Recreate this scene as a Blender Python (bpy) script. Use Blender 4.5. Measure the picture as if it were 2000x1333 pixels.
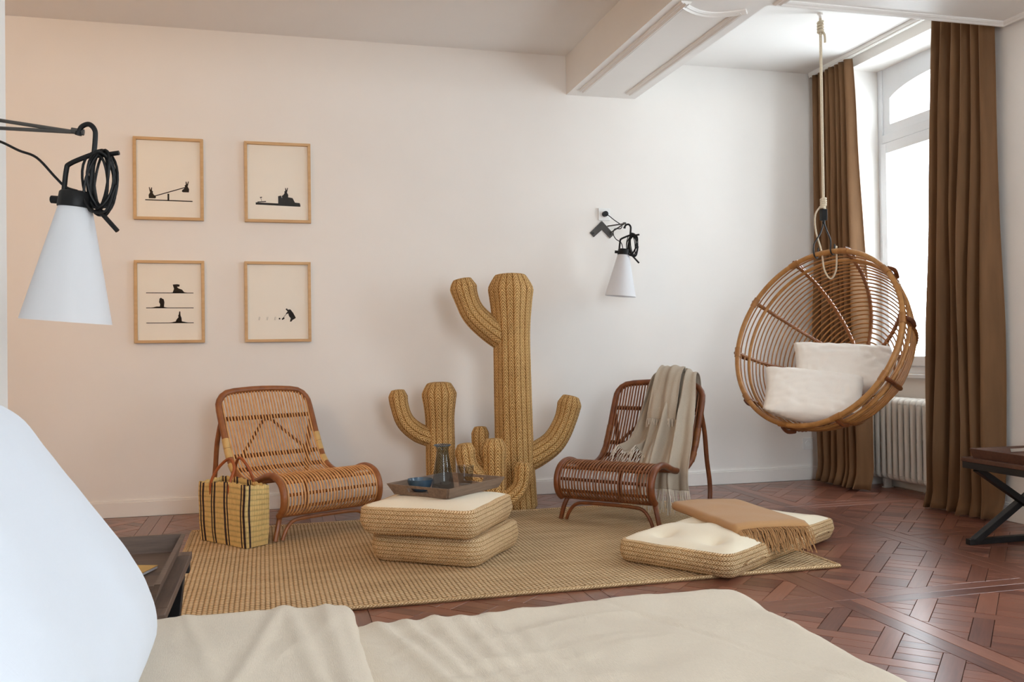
import bpy, bmesh, math, random
import numpy as np
from mathutils import Vector, Matrix, Euler
from mathutils import noise as mnoise

for o in list(bpy.data.objects): bpy.data.objects.remove(o)
sc = bpy.context.scene
COL = sc.collection
PI = math.pi
rnd = random.Random(7)

# ------------------------------------------------------------------ camera
FPX = 1765.0
yaw, pitch, roll = math.radians(14.6), math.atan(18 / FPX), math.atan(0.013)
CAM = Vector((0, 0, 0.97))
F0 = Vector((math.sin(yaw) * math.cos(pitch), math.cos(yaw) * math.cos(pitch), math.sin(pitch)))
R0 = Vector((math.cos(yaw), -math.sin(yaw), 0)); U0 = R0.cross(F0)
CR = R0 * math.cos(roll) - U0 * math.sin(roll)
CU = U0 * math.cos(roll) + R0 * math.sin(roll)
cam_d = bpy.data.cameras.new('camera'); cam_d.sensor_width = 36; cam_d.lens = FPX / 2000 * 36
cam_d.clip_start = 0.02
cam = bpy.data.objects.new('camera', cam_d); COL.objects.link(cam)
m3 = Matrix((CR, CU, -F0)).transposed().to_4x4()
cam.matrix_world = Matrix.Translation(CAM) @ m3
sc.camera = cam
def project(p):
    v = Vector(p) - CAM; z = v.dot(F0)
    return (1000 + FPX * v.dot(CR) / z, 666.5 - FPX * v.dot(CU) / z, z)

# ------------------------------------------------------------------ light
world = bpy.data.worlds.new('daylight'); sc.world = world; world.use_nodes = True
bg = world.node_tree.nodes['Background']
bg.inputs['Color'].default_value = (0.85, 0.935, 1.0, 1); bg.inputs['Strength'].default_value = 12.0
def portal(name, loc, sx, sy, rot):
    d = bpy.data.lights.new(name, 'AREA'); d.shape = 'RECTANGLE'; d.size = sx; d.size_y = sy
    d.cycles.is_portal = True
    o = bpy.data.objects.new(name, d); COL.objects.link(o); o.location = loc; o.rotation_euler = rot
portal('daylight_portal', (4.22, 4.88, 1.85), 2.2, 1.3, (0, PI / 2, 0))
portal('daylight_portal', (4.22, 2.38, 1.85), 2.2, 1.3, (0, PI / 2, 0))
portal('daylight_portal', (1.4, -2.36, 1.82), 1.6, 2.15, (PI / 2, 0, 0))
vs = sc.view_settings
vs.view_transform = 'Standard'; vs.look = 'None'; vs.gamma = 1; vs.use_curve_mapping = False
vs.exposure = 0.05

# ------------------------------------------------------------------ materials
def srgb(r, g, b):
    f = lambda c: (c / 255 / 12.92) if c / 255 <= 0.04045 else ((c / 255 + 0.055) / 1.055) ** 2.4
    return (f(r), f(g), f(b), 1)
class Mat:
    def __init__(s, name):
        s.m = bpy.data.materials.new(name); s.m.use_nodes = True
        s.t = s.m.node_tree; s.b = s.t.nodes['Principled BSDF']; s.out = s.t.nodes['Material Output']
    def n(s, typ, **kw):
        nd = s.t.nodes.new(typ)
        for k, v in kw.items():
            if k.startswith('i_'): nd.inputs[k[2:].replace('_', ' ')].default_value = v
            else: setattr(nd, k, v)
        return nd
    def l(s, a, b): s.t.links.new(a, b)
    def math(s, op, a, b=None, c=None):
        nd = s.n('ShaderNodeMath', operation=op)
        for i, x in enumerate((a, b, c)):
            if x is None: continue
            if isinstance(x, (int, float)): nd.inputs[i].default_value = x
            else: s.l(x, nd.inputs[i])
        return nd.outputs[0]
    def coord(s, kind='Object', scale=(1, 1, 1)):
        tc = s.n('ShaderNodeTexCoord'); mp = s.n('ShaderNodeMapping'); mp.inputs['Scale'].default_value = scale
        s.l(tc.outputs[kind], mp.inputs['Vector']); return mp.outputs[0]
    def noise(s, vec, scale=5, detail=3, rough=0.5):
        nd = s.n('ShaderNodeTexNoise'); nd.inputs['Scale'].default_value = scale; nd.inputs['Detail'].default_value = detail
        nd.inputs['Roughness'].default_value = rough; s.l(vec, nd.inputs['Vector']); return nd.outputs['Fac']
    def ramp(s, fac, stops):
        nd = s.n('ShaderNodeValToRGB'); e = nd.color_ramp.elements
        e[0].position, e[0].color = stops[0]; e[1].position, e[1].color = stops[-1]
        for p, c in stops[1:-1]:
            q = e.new(p); q.color = c
        s.l(fac, nd.inputs[0]); return nd.outputs[0]
    def mix(s, fac, a, b):
        nd = s.n('ShaderNodeMix', data_type='RGBA')
        for x, i in ((fac, 0), (a, 6), (b, 7)):
            if isinstance(x, (int, float)): nd.inputs[i].default_value = x
            elif isinstance(x, tuple): nd.inputs[i].default_value = x
            else: s.l(x, nd.inputs[i])
        return nd.outputs[2]
    def col(s, c):
        if isinstance(c, tuple): s.b.inputs['Base Color'].default_value = c
        else: s.l(c, s.b.inputs['Base Color'])
    def bump(s, h, strength=0.3, dist=0.002):
        nd = s.n('ShaderNodeBump'); nd.inputs['Strength'].default_value = strength; nd.inputs['Distance'].default_value = dist
        s.l(h, nd.inputs['Height']); s.l(nd.outputs[0], s.b.inputs['Normal'])
    def rough(s, r, spec=0.5):
        s.b.inputs['Roughness'].default_value = r; s.b.inputs['Specular IOR Level'].default_value = spec

def plain(name, c, rough=0.5, spec=0.5, var=0.08, scale=20, bump=0.1, dist=0.001, kind='Object', vscale=(1, 1, 1), metal=0):
    M = Mat(name); v = M.coord(kind, vscale); nz = M.noise(v, scale, 4)
    d = tuple(x * (1 - var) for x in c[:3]) + (1,); h = tuple(min(1, x * (1 + var)) for x in c[:3]) + (1,)
    M.col(M.ramp(nz, [(0.3, d), (0.7, h)])); M.rough(rough, spec); M.b.inputs['Metallic'].default_value = metal
    if bump: M.bump(nz, bump, dist)
    return M.m
MT = {}
MT['wall'] = plain('wall_paint', srgb(243, 239, 234), 0.75, 0.2, 0.012, 3, 0.02)
MT['ceiling'] = plain('ceiling_paint', srgb(246, 243, 239), 0.8, 0.2, 0.01, 3, 0.02)
MT['trim'] = plain('trim_paint', srgb(242, 238, 233), 0.45, 0.4, 0.01, 5, 0.02)
MT['upvc'] = plain('window_white', srgb(232, 236, 240), 0.35, 0.5, 0.01, 5, 0)
MT['radiator'] = plain('radiator_enamel', srgb(236, 232, 224), 0.4, 0.5, 0.02, 8, 0.03)
MT['black'] = plain('black_plastic', srgb(14, 14, 15), 0.5, 0.3, 0.1, 20, 0.02)
MT['blackmetal'] = plain('black_metal', srgb(20, 19, 20), 0.5, 0.5, 0.15, 30, 0.05)
MT['bracket'] = plain('dark_bracket_metal', srgb(70, 66, 62), 0.45, 0.5, 0.15, 30, 0.05)
MT['socket'] = plain('socket_plastic', srgb(240, 240, 238), 0.35, 0.5, 0.01, 10, 0)
MT['leather'] = plain('tan_leather', srgb(160, 84, 40), 0.5, 0.4, 0.15, 60, 0.15)
MT['rope'] = plain('cotton_rope', srgb(222, 208, 184), 0.9, 0.1, 0.15, 220, 0.6, 0.002)
MT['paper'] = plain('print_paper', srgb(250, 244, 232), 0.9, 0.1, 0.01, 10, 0)
MT['ink'] = plain('black_ink', srgb(30, 24, 20), 0.9, 0.1, 0.1, 30, 0)
MT['page'] = plain('book_pages', srgb(225, 222, 226), 0.8, 0.2, 0.03, 30, 0)
MT['cover'] = plain('yellow_cover', srgb(205, 160, 90), 0.6, 0.3, 0.05, 30, 0)
MT['bowl'] = plain('blue_glaze', srgb(70, 92, 110), 0.18, 0.6, 0.25, 14, 0.02)
MT['underfloor'] = plain('floor_joint_dark', srgb(46, 26, 20), 0.8, 0.2, 0.1, 10, 0)

def linen(name, c, wr=0.35, scale=900, var=0.06):
    M = Mat(name); v = M.coord('Object')
    w1 = M.noise(M.coord('Object', (1, 1, 1)), 6, 4); wv = M.noise(M.coord('Object', (1, 12, 1)), 90, 2)
    wu = M.noise(M.coord('Object', (12, 1, 1)), 90, 2)
    th = M.math('ADD', wv, wu)
    d = tuple(x * (1 - var) for x in c[:3]) + (1,); h = tuple(min(1, x * (1 + var)) for x in c[:3]) + (1,)
    M.col(M.ramp(M.math('MULTIPLY', th, 0.5), [(0.3, d), (0.7, h)])); M.rough(0.9, 0.15)
    M.b.inputs['Sheen Weight'].default_value = 0.2
    M.bump(M.math('ADD', M.math('MULTIPLY', th, 0.25), M.math('MULTIPLY', w1, 1.0)), wr, 0.006)
    return M.m
MT['bedspread'] = linen('washed_linen', srgb(226, 211, 190), 0.8)
MT['white_cotton'] = linen('white_cotton', srgb(226, 232, 242), 0.12, var=0.01)
MT['cushion'] = linen('cream_cushion', srgb(246, 238, 228), 0.25, var=0.02)
MT['futon'] = linen('cream_canvas', srgb(240, 228, 204), 0.25, var=0.03)
MT['throw_camel'] = linen('camel_wool', srgb(186, 142, 96), 0.2, var=0.08)
MT['throw_fringe'] = linen('pale_wool_fringe', srgb(222, 210, 194), 0.2, var=0.1)
MT['throw_grey'] = linen('greige_wool', srgb(180, 166, 148), 0.3, var=0.1)

def velvet(name, c):
    M = Mat(name); nz = M.noise(M.coord('Object', (3, 3, 0.4)), 6, 4)
    d = tuple(x * 0.85 for x in c[:3]) + (1,); h = tuple(min(1, x * 1.15) for x in c[:3]) + (1,)
    M.col(M.ramp(nz, [(0.3, d), (0.7, h)])); M.rough(0.7, 0.2)
    M.b.inputs['Sheen Weight'].default_value = 0.6; M.b.inputs['Sheen Roughness'].default_value = 0.35
    M.b.inputs['Sheen Tint'].default_value = srgb(216, 188, 156)
    M.bump(M.noise(M.coord('Object'), 300, 2), 0.1, 0.001)
    return M.m
MT['velvet'] = velvet('brown_velvet', srgb(120, 88, 60))

def wood(name, dark, light, rough=0.5, gs=1.0, uv=True, coat=0.0, rand=False, bumpd=0.0008):
    M = Mat(name)
    v = M.coord('UV' if uv else 'Object', (2.2 * gs, 26 * gs, 26 * gs))
    g = M.noise(v, 3, 6, 0.6); g2 = M.noise(M.coord('UV' if uv else 'Object', (0.8, 5, 5)), 3, 2)
    f = M.math('ADD', M.math('MULTIPLY', g, 0.6), M.math('MULTIPLY', g2, 0.4))
    if rand:
        gi = M.n('ShaderNodeNewGeometry').outputs['Random Per Island']; oi = M.n('ShaderNodeObjectInfo').outputs['Random']
        r = M.math('FRACT', M.math('ADD', M.math('MULTIPLY', gi, 7.31), M.math('MULTIPLY', oi, 3.77)))
        f = M.math('ADD', M.math('MULTIPLY', f, 0.6), M.math('MULTIPLY', r, 0.36))
    M.col(M.ramp(f, [(0.22, dark), (0.75, light)])); M.rough(rough, 0.5)
    if coat: M.b.inputs['Coat Weight'].default_value = coat; M.b.inputs['Coat Roughness'].default_value = 0.22
    M.bump(g, 0.25, bumpd); return M.m
MT['parquet'] = wood('oiled_parquet', srgb(84, 43, 32), srgb(152, 97, 76), 0.36, 1.0, True, 0.42, True)
MT['traywood'] = wood('grey_brown_tray_wood', srgb(66, 50, 42), srgb(122, 98, 82), 0.6, 1.2, False)
MT['weathered'] = wood('weathered_tray_wood', srgb(92, 74, 62), srgb(150, 126, 106), 0.75, 1.2, False)
MT['darktray'] = wood('dark_brown_tray_wood', srgb(54, 30, 20), srgb(104, 66, 46), 0.5, 1.2, False)
MT['oakframe'] = wood('pale_oak', srgb(194, 152, 104), srgb(224, 188, 140), 0.55, 0.7, False)

def cane(name, c1, c2, rough=0.4):
    M = Mat(name); nz = M.noise(M.coord('Object'), 24, 4); st = M.noise(M.coord('UV', (200, 6, 1)), 2, 3)
    f = M.math('ADD', M.math('MULTIPLY', nz, 0.6), M.math('MULTIPLY', st, 0.4))
    M.col(M.ramp(f, [(0.3, c1), (0.7, c2)])); M.rough(rough, 0.5); M.bump(st, 0.15, 0.001); return M.m
MT['cane_light'] = cane('honey_cane', srgb(190, 128, 74), srgb(232, 184, 128))
MT['pole_light'] = cane('brown_rattan_pole', srgb(120, 68, 34), srgb(166, 104, 58))
MT['bind_light'] = cane('pale_binding', srgb(196, 158, 96), srgb(224, 190, 128))
MT['knot'] = cane('dark_binding', srgb(84, 42, 18), srgb(122, 66, 30))
MT['cane_dark'] = cane('dark_cane', srgb(104, 58, 28), srgb(150, 92, 48))
MT['pole_dark'] = cane('dark_rattan_pole', srgb(88, 44, 20), srgb(134, 74, 36))
MT['basket'] = cane('basket_rattan', srgb(154, 102, 50), srgb(194, 142, 82))
MT['rib'] = cane('rib_binding', srgb(110, 62, 26), srgb(160, 100, 50))
MT['basket_thin'] = cane('basket_thin_cane', srgb(140, 92, 46), srgb(180, 124, 66))

def braid(name, dark, mid, light, w=0.034, pitch=0.012, bump=0.9, dist=0.004, tint=None):
    """herringbone plait: strips of width w side by side along V, strands of the given pitch"""
    M = Mat(name); tc = M.n('ShaderNodeTexCoord'); sp = M.n('ShaderNodeSeparateXYZ'); M.l(tc.outputs['UV'], sp.inputs[0])
    nz = M.noise(M.coord('UV', (1, 1, 1)), 60, 3)
    u = M.math('DIVIDE', sp.outputs[0], w)
    fr = M.math('FRACT', u); a = M.math('ABSOLUTE', M.math('SUBTRACT', fr, 0.5))
    vv = M.math('ADD', M.math('DIVIDE', sp.outputs[1], pitch), M.math('MULTIPLY', a, 2.0 * w / pitch * 0.75))
    vv = M.math('ADD', vv, M.math('MULTIPLY', nz, 0.9))
    st = M.math('ABSOLUTE', M.math('SINE', M.math('MULTIPLY', vv, PI)))
    edge = M.math('SMOOTH_MIN', M.math('MULTIPLY', M.math('SUBTRACT', 0.5, a), 7.0), 1.0, 0.2)
    h = M.math('MULTIPLY', st, edge)
    big = M.noise(M.coord('Object'), 5, 3)
    f = M.math('ADD', M.math('MULTIPLY', h, 0.62), M.math('ADD', M.math('MULTIPLY', nz, 0.28), M.math('MULTIPLY', big, 0.3)))
    M.col(M.ramp(f, [(0.15, dark), (0.5, mid), (0.95, light)])); M.rough(0.75, 0.25); M.bump(h, bump, dist); return M.m
MT['cactus'] = braid('braided_esparto', srgb(54, 30, 10), srgb(186, 134, 72), srgb(244, 204, 142), 0.04, 0.018, 0.9, 0.006)
MT['jute'] = braid('braided_jute', srgb(88, 60, 34), srgb(204, 162, 112), srgb(244, 216, 174), 0.019, 0.013, 0.9, 0.004)
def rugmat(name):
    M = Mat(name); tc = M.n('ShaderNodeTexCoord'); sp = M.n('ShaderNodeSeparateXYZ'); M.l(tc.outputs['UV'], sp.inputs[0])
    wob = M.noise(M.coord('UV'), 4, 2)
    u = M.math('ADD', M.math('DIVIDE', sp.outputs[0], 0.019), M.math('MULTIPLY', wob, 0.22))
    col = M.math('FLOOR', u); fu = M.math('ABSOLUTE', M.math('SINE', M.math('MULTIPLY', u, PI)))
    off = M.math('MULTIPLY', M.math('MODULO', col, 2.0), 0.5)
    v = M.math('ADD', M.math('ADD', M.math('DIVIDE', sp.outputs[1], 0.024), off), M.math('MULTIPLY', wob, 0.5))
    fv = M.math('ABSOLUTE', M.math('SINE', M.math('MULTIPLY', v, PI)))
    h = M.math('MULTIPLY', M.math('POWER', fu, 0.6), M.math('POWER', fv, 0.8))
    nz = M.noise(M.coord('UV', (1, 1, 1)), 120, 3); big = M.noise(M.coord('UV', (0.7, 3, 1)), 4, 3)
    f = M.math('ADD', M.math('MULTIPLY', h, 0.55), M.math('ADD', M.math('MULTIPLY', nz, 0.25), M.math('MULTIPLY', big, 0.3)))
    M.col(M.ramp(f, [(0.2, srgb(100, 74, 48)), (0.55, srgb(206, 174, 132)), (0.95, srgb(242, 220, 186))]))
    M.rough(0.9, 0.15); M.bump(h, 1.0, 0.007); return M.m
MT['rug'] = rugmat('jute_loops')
def strawmat(name, c):
    M = Mat(name); tc = M.n('ShaderNodeTexCoord'); sp = M.n('ShaderNodeSeparateXYZ'); M.l(tc.outputs['UV'], sp.inputs[0])
    nz = M.noise(M.coord('UV'), 40, 3)
    u = M.math('ABSOLUTE', M.math('SINE', M.math('MULTIPLY', M.math('DIVIDE', sp.outputs[0], 0.009), PI)))
    row = M.math('DIVIDE', M.math('ADD', sp.outputs[1], M.math('MULTIPLY', nz, 0.008)), 0.026)
    v = M.math('ABSOLUTE', M.math('SINE', M.math('MULTIPLY', row, PI)))
    h = M.math('MULTIPLY', M.math('POWER', u, 0.5), M.math('POWER', v, 0.35))
    f = M.math('ADD', M.math('MULTIPLY', h, 0.7), M.math('MULTIPLY', nz, 0.4))
    M.col(M.ramp(f, [(0.2, tuple(x * 0.5 for x in c[:3]) + (1,)), (0.85, c)])); M.rough(0.6, 0.3); M.bump(h, 0.8, 0.004); return M.m
MT['straw'] = strawmat('woven_palm', srgb(240, 206, 136))
MT['strawdark'] = strawmat('dyed_palm', srgb(62, 46, 48))

def glassmat(name, tint, rough=0.0):
    M = Mat(name); t = M.t; t.nodes.remove(M.b)
    tr = M.n('ShaderNodeBsdfTransparent'); tr.inputs[0].default_value = tint
    gl = M.n('ShaderNodeBsdfGlossy'); gl.inputs['Roughness'].default_value = 0.02
    fr = M.n('ShaderNodeFresnel'); fr.inputs[0].default_value = 1.45
    gm = M.n('ShaderNodeNewGeometry'); fac = M.math('MULTIPLY', fr.outputs[0], M.math('SUBTRACT', 1.0, gm.outputs['Backfacing']))
    mx = M.n('ShaderNodeMixShader'); M.l(fac, mx.inputs[0]); M.l(tr.outputs[0], mx.inputs[1]); M.l(gl.outputs[0], mx.inputs[2])
    M.l(mx.outputs[0], M.out.inputs[0]); return M.m
MT['pane'] = glassmat('window_glass', (0.98, 0.99, 0.99, 1)); MT['glazing'] = glassmat('picture_glass', (1, 1, 1, 1))
MT['smoke'] = glassmat('smoked_glass', (0.74, 0.78, 0.81, 1))
MT['clear'] = glassmat('clear_tumbler_glass', (0.84, 0.85, 0.86, 1))
def shademat(name):
    M = Mat(name); M.col(srgb(246, 246, 248)); M.rough(0.5, 0.4)
    tl = M.n('ShaderNodeBsdfTranslucent'); tl.inputs[0].default_value = srgb(248, 248, 250)
    mx = M.n('ShaderNodeMixShader'); mx.inputs[0].default_value = 0.4
    M.l(M.b.outputs[0], mx.inputs[1]); M.l(tl.outputs[0], mx.inputs[2]); M.l(mx.outputs[0], M.out.inputs[0]); return M.m
MT['shade'] = shademat('frosted_polypropylene')

# ------------------------------------------------------------------ mesh helpers
def catmull(pts, per=6, closed=False):
    P = [Vector(p) for p in pts]; n = len(P); out = []
    rng = range(n) if closed else range(n - 1)
    for i in rng:
        g = (lambda k: P[k % n]) if closed else (lambda k: P[max(0, min(n - 1, k))])
        a, b, c, d = g(i - 1), g(i), g(i + 1), g(i + 2)
        for j in range(per):
            t = j / per
            out.append(0.5 * ((2 * b) + (c - a) * t + (2 * a - 5 * b + 4 * c - d) * t * t + (3 * b - a - 3 * c + d) * t ** 3))
    if not closed: out.append(P[-1])
    return out
class MB:
    def __init__(s): s.v = []; s.f = []; s.uv = []; s.mi = []; s.cur = 0
    def face(s, idx, uv=None):
        idx = tuple(idx); s.f.append(idx); s.uv.append(uv or [(s.v[i][0], s.v[i][1]) for i in idx]); s.mi.append(s.cur)
    def box(s, c, size, rot=None):
        cx, cy, cz = c; hx, hy, hz = (k / 2 for k in size); b = len(s.v)
        for x in (-hx, hx):
            for y in (-hy, hy):
                for z in (-hz, hz):
                    p = Vector((x, y, z))
                    if rot is not None: p = rot @ p
                    s.v.append((cx + p.x, cy + p.y, cz + p.z))
        for q in ((0, 1, 3, 2), (4, 6, 7, 5), (0, 4, 5, 1), (2, 3, 7, 6), (0, 2, 6, 4), (1, 5, 7, 3)):
            s.face([b + k for k in q])
        return s
    def bx(s, x0, x1, y0, y1, z0, z1):
        return s.box(((x0 + x1) / 2, (y0 + y1) / 2, (z0 + z1) / 2), (abs(x1 - x0), abs(y1 - y0), abs(z1 - z0)))
    def bar(s, a, b, w, h=None, up=(0, 0, 1)):
        a, b = Vector(a), Vector(b); h = h or w; d = (b - a); L = d.length; d.normalize()
        x = d.cross(Vector(up))
        if x.length < 1e-4: x = d.cross(Vector((1, 0, 0)))
        x.normalize(); z = x.cross(d)
        return s.box((a + b) / 2, (w, L, h), Matrix((x, d, z)).transposed())
    def tube(s, path, r, n=8, closed=False, caps=True, rf=None):
        P = [Vector(p) for p in path]; m = len(P); b = len(s.v)
        T = []
        for i in range(m):
            if closed: t = P[(i + 1) % m] - P[(i - 1) % m]
            else: t = P[min(i + 1, m - 1)] - P[max(i - 1, 0)]
            T.append(t.normalized())
        ref = Vector((0, 0, 1)) if abs(T[0].z) < 0.9 else Vector((0, 1, 0))
        N = (ref - T[0] * ref.dot(T[0])).normalized(); L = 0; Ls = []
        fr = []
        for i in range(m):
            if i: 
                N = (N - T[i] * N.dot(T[i])).normalized(); L += (P[i] - P[i - 1]).length
            Ls.append(L); fr.append((N.copy(), T[i].cross(N)))
        tw = 0
        if closed:
            N2 = (N - T[0] * N.dot(T[0])).normalized(); tw = math.atan2(N2.dot(fr[0][1]), N2.dot(fr[0][0]))
        for i in range(m):
            ra = r(i / max(1, m - 1)) if callable(r) else r
            a0 = -tw * i / m
            for k in range(n):
                th = 2 * PI * k / n + a0; rr = ra * (rf(th, i) if rf else 1)
                p = P[i] + fr[i][0] * math.cos(th) * rr + fr[i][1] * math.sin(th) * rr; s.v.append(p[:])
        rm = (r(0.5) if callable(r) else r)
        for i in range(m if closed else m - 1):
            j = (i + 1) % m; l1 = Ls[j] if j else Ls[i] + (P[0] - P[-1]).length
            for k in range(n):
                k2 = (k + 1) % n; u0, u1 = 2 * PI * rm * k / n, 2 * PI * rm * (k + 1) / n
                s.face((b + i * n + k, b + i * n + k2, b + j * n + k2, b + j * n + k), [(u0, Ls[i]), (u1, Ls[i]), (u1, l1), (u0, l1)])
        if caps and not closed:
            s.face([b + k for k in reversed(range(n))]); s.face([b + (m - 1) * n + k for k in range(n)])
        return s
    def lathe(s, prof, n=32, c=(0, 0, 0)):
        b = len(s.v); L = 0; Ls = []
        for i, (r, z) in enumerate(prof):
            if i: L += math.hypot(r - prof[i - 1][0], z - prof[i - 1][1])
            Ls.append(L)
            for k in range(n):
                th = 2 * PI * k / n; s.v.append((c[0] + r * math.cos(th), c[1] + r * math.sin(th), c[2] + z))
        for i in range(len(prof) - 1):
            for k in range(n):
                k2 = (k + 1) % n
                s.face((b + i * n + k, b + i * n + k2, b + (i + 1) * n + k2, b + (i + 1) * n + k),
                       [(k / n, Ls[i]), ((k + 1) / n, Ls[i]), ((k + 1) / n, Ls[i + 1]), (k / n, Ls[i + 1])])
        return s
    def prism(s, poly, z0, z1, fn=lambda x, y, z: (x, y, z)):
        b = len(s.v); n = len(poly)
        for z in (z0, z1):
            for x, y in poly: s.v.append(tuple(fn(x, y, z)))
        s.face([b + k for k in reversed(range(n))]); s.face([b + n + k for k in range(n)])
        for k in range(n):
            k2 = (k + 1) % n; s.face((b + k, b + k2, b + n + k2, b + n + k))
        return s
    def grid(s, fn, nu, nv, closed_u=False, us=1.0, vs_=1.0, flip=False):
        b = len(s.v); w = nu if closed_u else nu + 1
        for j in range(nv + 1):
            for i in range(w): s.v.append(tuple(fn(i / nu, j / nv)))
        for j in range(nv):
            for i in range(nu):
                i2 = (i + 1) % w
                q = [b + j * w + i, b + j * w + i2, b + (j + 1) * w + i2, b + (j + 1) * w + i]
                uv = [(i / nu * us, j / nv * vs_), ((i + 1) / nu * us, j / nv * vs_), ((i + 1) / nu * us, (j + 1) / nv * vs_), (i / nu * us, (j + 1) / nv * vs_)]
                if flip: q.reverse(); uv.reverse()
                s.face(q, uv)
        return s
    def mesh(s, name):
        me = bpy.data.meshes.new(name); me.from_pydata(s.v, [], s.f)
        ul = me.uv_layers.new(name='UVMap'); flat = [c for f in s.uv for p in f for c in p]
        ul.data.foreach_set('uv', flat)
        if any(s.mi): me.polygons.foreach_set('material_index', s.mi)
        me.validate(); me.update(); return me
    def build(s, name, mat, parent=None, smooth=True, bevel=0, solid=0, sub=0, ang=40, loc=None, rotz=0):
        me = s.mesh(name); o = bpy.data.objects.new(name, me); COL.objects.link(o)
        for k in (mat if isinstance(mat, (list, tuple)) else [mat]): me.materials.append(MT[k])
        if parent: o.parent = parent
        if loc is not None: o.location = loc
        if rotz: o.rotation_euler = (0, 0, rotz)
        if smooth:
            me.polygons.foreach_set('use_smooth', [True] * len(me.polygons)); me.set_sharp_from_angle(angle=math.radians(ang))
        if solid:
            md = o.modifiers.new('solid', 'SOLIDIFY'); md.thickness = solid; md.offset = 0
        if sub:
            md = o.modifiers.new('sub', 'SUBSURF'); md.levels = sub; md.render_levels = sub
        if bevel:
            md = o.modifiers.new('bev', 'BEVEL'); md.width = bevel; md.segments = 2; md.limit_method = 'ANGLE'
        return o
def empty(name, loc=(0, 0, 0), rotz=0, rot=None):
    o = bpy.data.objects.new(name, None); COL.objects.link(o); o.location = loc
    o.rotation_euler = rot or (0, 0, rotz); o.empty_display_size = 0.1; return o
def tag(o, label=None, cat=None, group=None, kind=None):
    if label: o['label'] = label
    if cat: o['category'] = cat
    if group: o['group'] = group
    if kind: o['kind'] = kind
    return o
def struct(o, label=None, cat=None): return tag(o, label, cat, None, 'structure')
def lerp(a, b, t): return a + (b - a) * t
def interp(ts, vs, t):
    return float(np.interp(t, ts, vs))
def nz(x, y, z=0.0): return mnoise.noise(Vector((x, y, z)))

# ------------------------------------------------------------------ room shell
XW, YB, ZC, XN = 3.88, 5.84, 2.97, 4.12     # right wall, back wall, ceiling, back of the window recess
XL, YL, XF, YR = -0.74, 2.845, -4.00, -2.20   # wall by the bed, its end, far left wall, rear wall
floor = MB().bx(XF - .2, 4.3, YR - .2, YB + .2, -0.12, -0.012).build('floor', 'underfloor', smooth=False)
struct(floor, 'reddish brown parquet floor laid in square panels', 'floor')
struct(MB().bx(XF - .2, 4.3, YR - .2, YB + .2, ZC, ZC + .12).build('ceiling', 'ceiling', smooth=False), 'smooth off-white ceiling', 'ceiling')
struct(MB().bx(XF - .2, 4.3, YB, YB + .15, -.02, ZC).build('wall_back', 'wall', smooth=False), 'plain off-white wall behind the cacti', 'wall')
struct(MB().bx(XF - .2, XL, YR - .1, YL, -.02, ZC).build('wall_left', 'wall', smooth=False), 'white wall end at the left picture edge', 'wall')
struct(MB().bx(XF - .15, XF, YL, YB, -.02, ZC).build('wall_passage', 'wall', smooth=False), 'white far wall of the room left of the bed', 'wall')
WIN = [(4.26, 5.50), (1.76, 3.00)]           # window recesses along the right wall
WZ = 2.90
wr = MB()
ys = [YR - .1, WIN[1][0], WIN[1][1], WIN[0][0], WIN[0][1], YB + .05]
for k in (0, 2, 4): wr.bx(XW, 4.30, ys[k], ys[k + 1], -.02, ZC)
for a, b in WIN:
    wr.bx(XW, 4.30, a, b, WZ, ZC); wr.bx(XN, 4.30, a, b, -.02, 0.78)
struct(wr.build('wall_right', 'wall', smooth=False), 'off-white wall with the window recess', 'wall')
rw = MB(); RWX = (0.6, 2.2)
rw.bx(XL, RWX[0], YR - .12, YR, -.02, ZC).bx(RWX[1], 4.0, YR - .12, YR, -.02, ZC).bx(RWX[0], RWX[1], YR - .12, YR, -.02, .75).bx(RWX[0], RWX[1], YR - .12, YR, WZ, ZC)
struct(rw.build('wall_rear', 'wall', smooth=False), 'white wall behind the camera', 'wall')

def baseboard(name, x0, x1, y0, y1):
    m = MB().bx(x0, x1, y0, y1, 0, .088)
    t = .006
    if abs(x1 - x0) > abs(y1 - y0): m.bx(x0, x1, y0 + t, y1, .088, .1)
    else: m.bx(x0 + t, x1, y0, y1, .088, .1)
    struct(m.build(name, 'trim', smooth=False, bevel=.002), 'white skirting board along the ' + name.split('_')[1] + ' wall', 'skirting')
baseboard('baseboard_back', XF, XW, YB - .016, YB)
baseboard('baseboard_right', XW - .016, XW, YR, WIN[1][0])
struct(MB().bx(XW - .016, XW, WIN[1][1], WIN[0][0], 0, .088).bx(XW - .010, XW, WIN[1][1], WIN[0][0], .088, .1).build('baseboard_window', 'trim', smooth=False, bevel=.002), 'white skirting board beside the tray table', 'skirting')
struct(MB().bx(XN - .014, XN, WIN[0][0], WIN[0][1], 0, .07).build('baseboard_recess', 'trim', smooth=False, bevel=.002), 'white skirting under the radiator', 'skirting')

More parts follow.
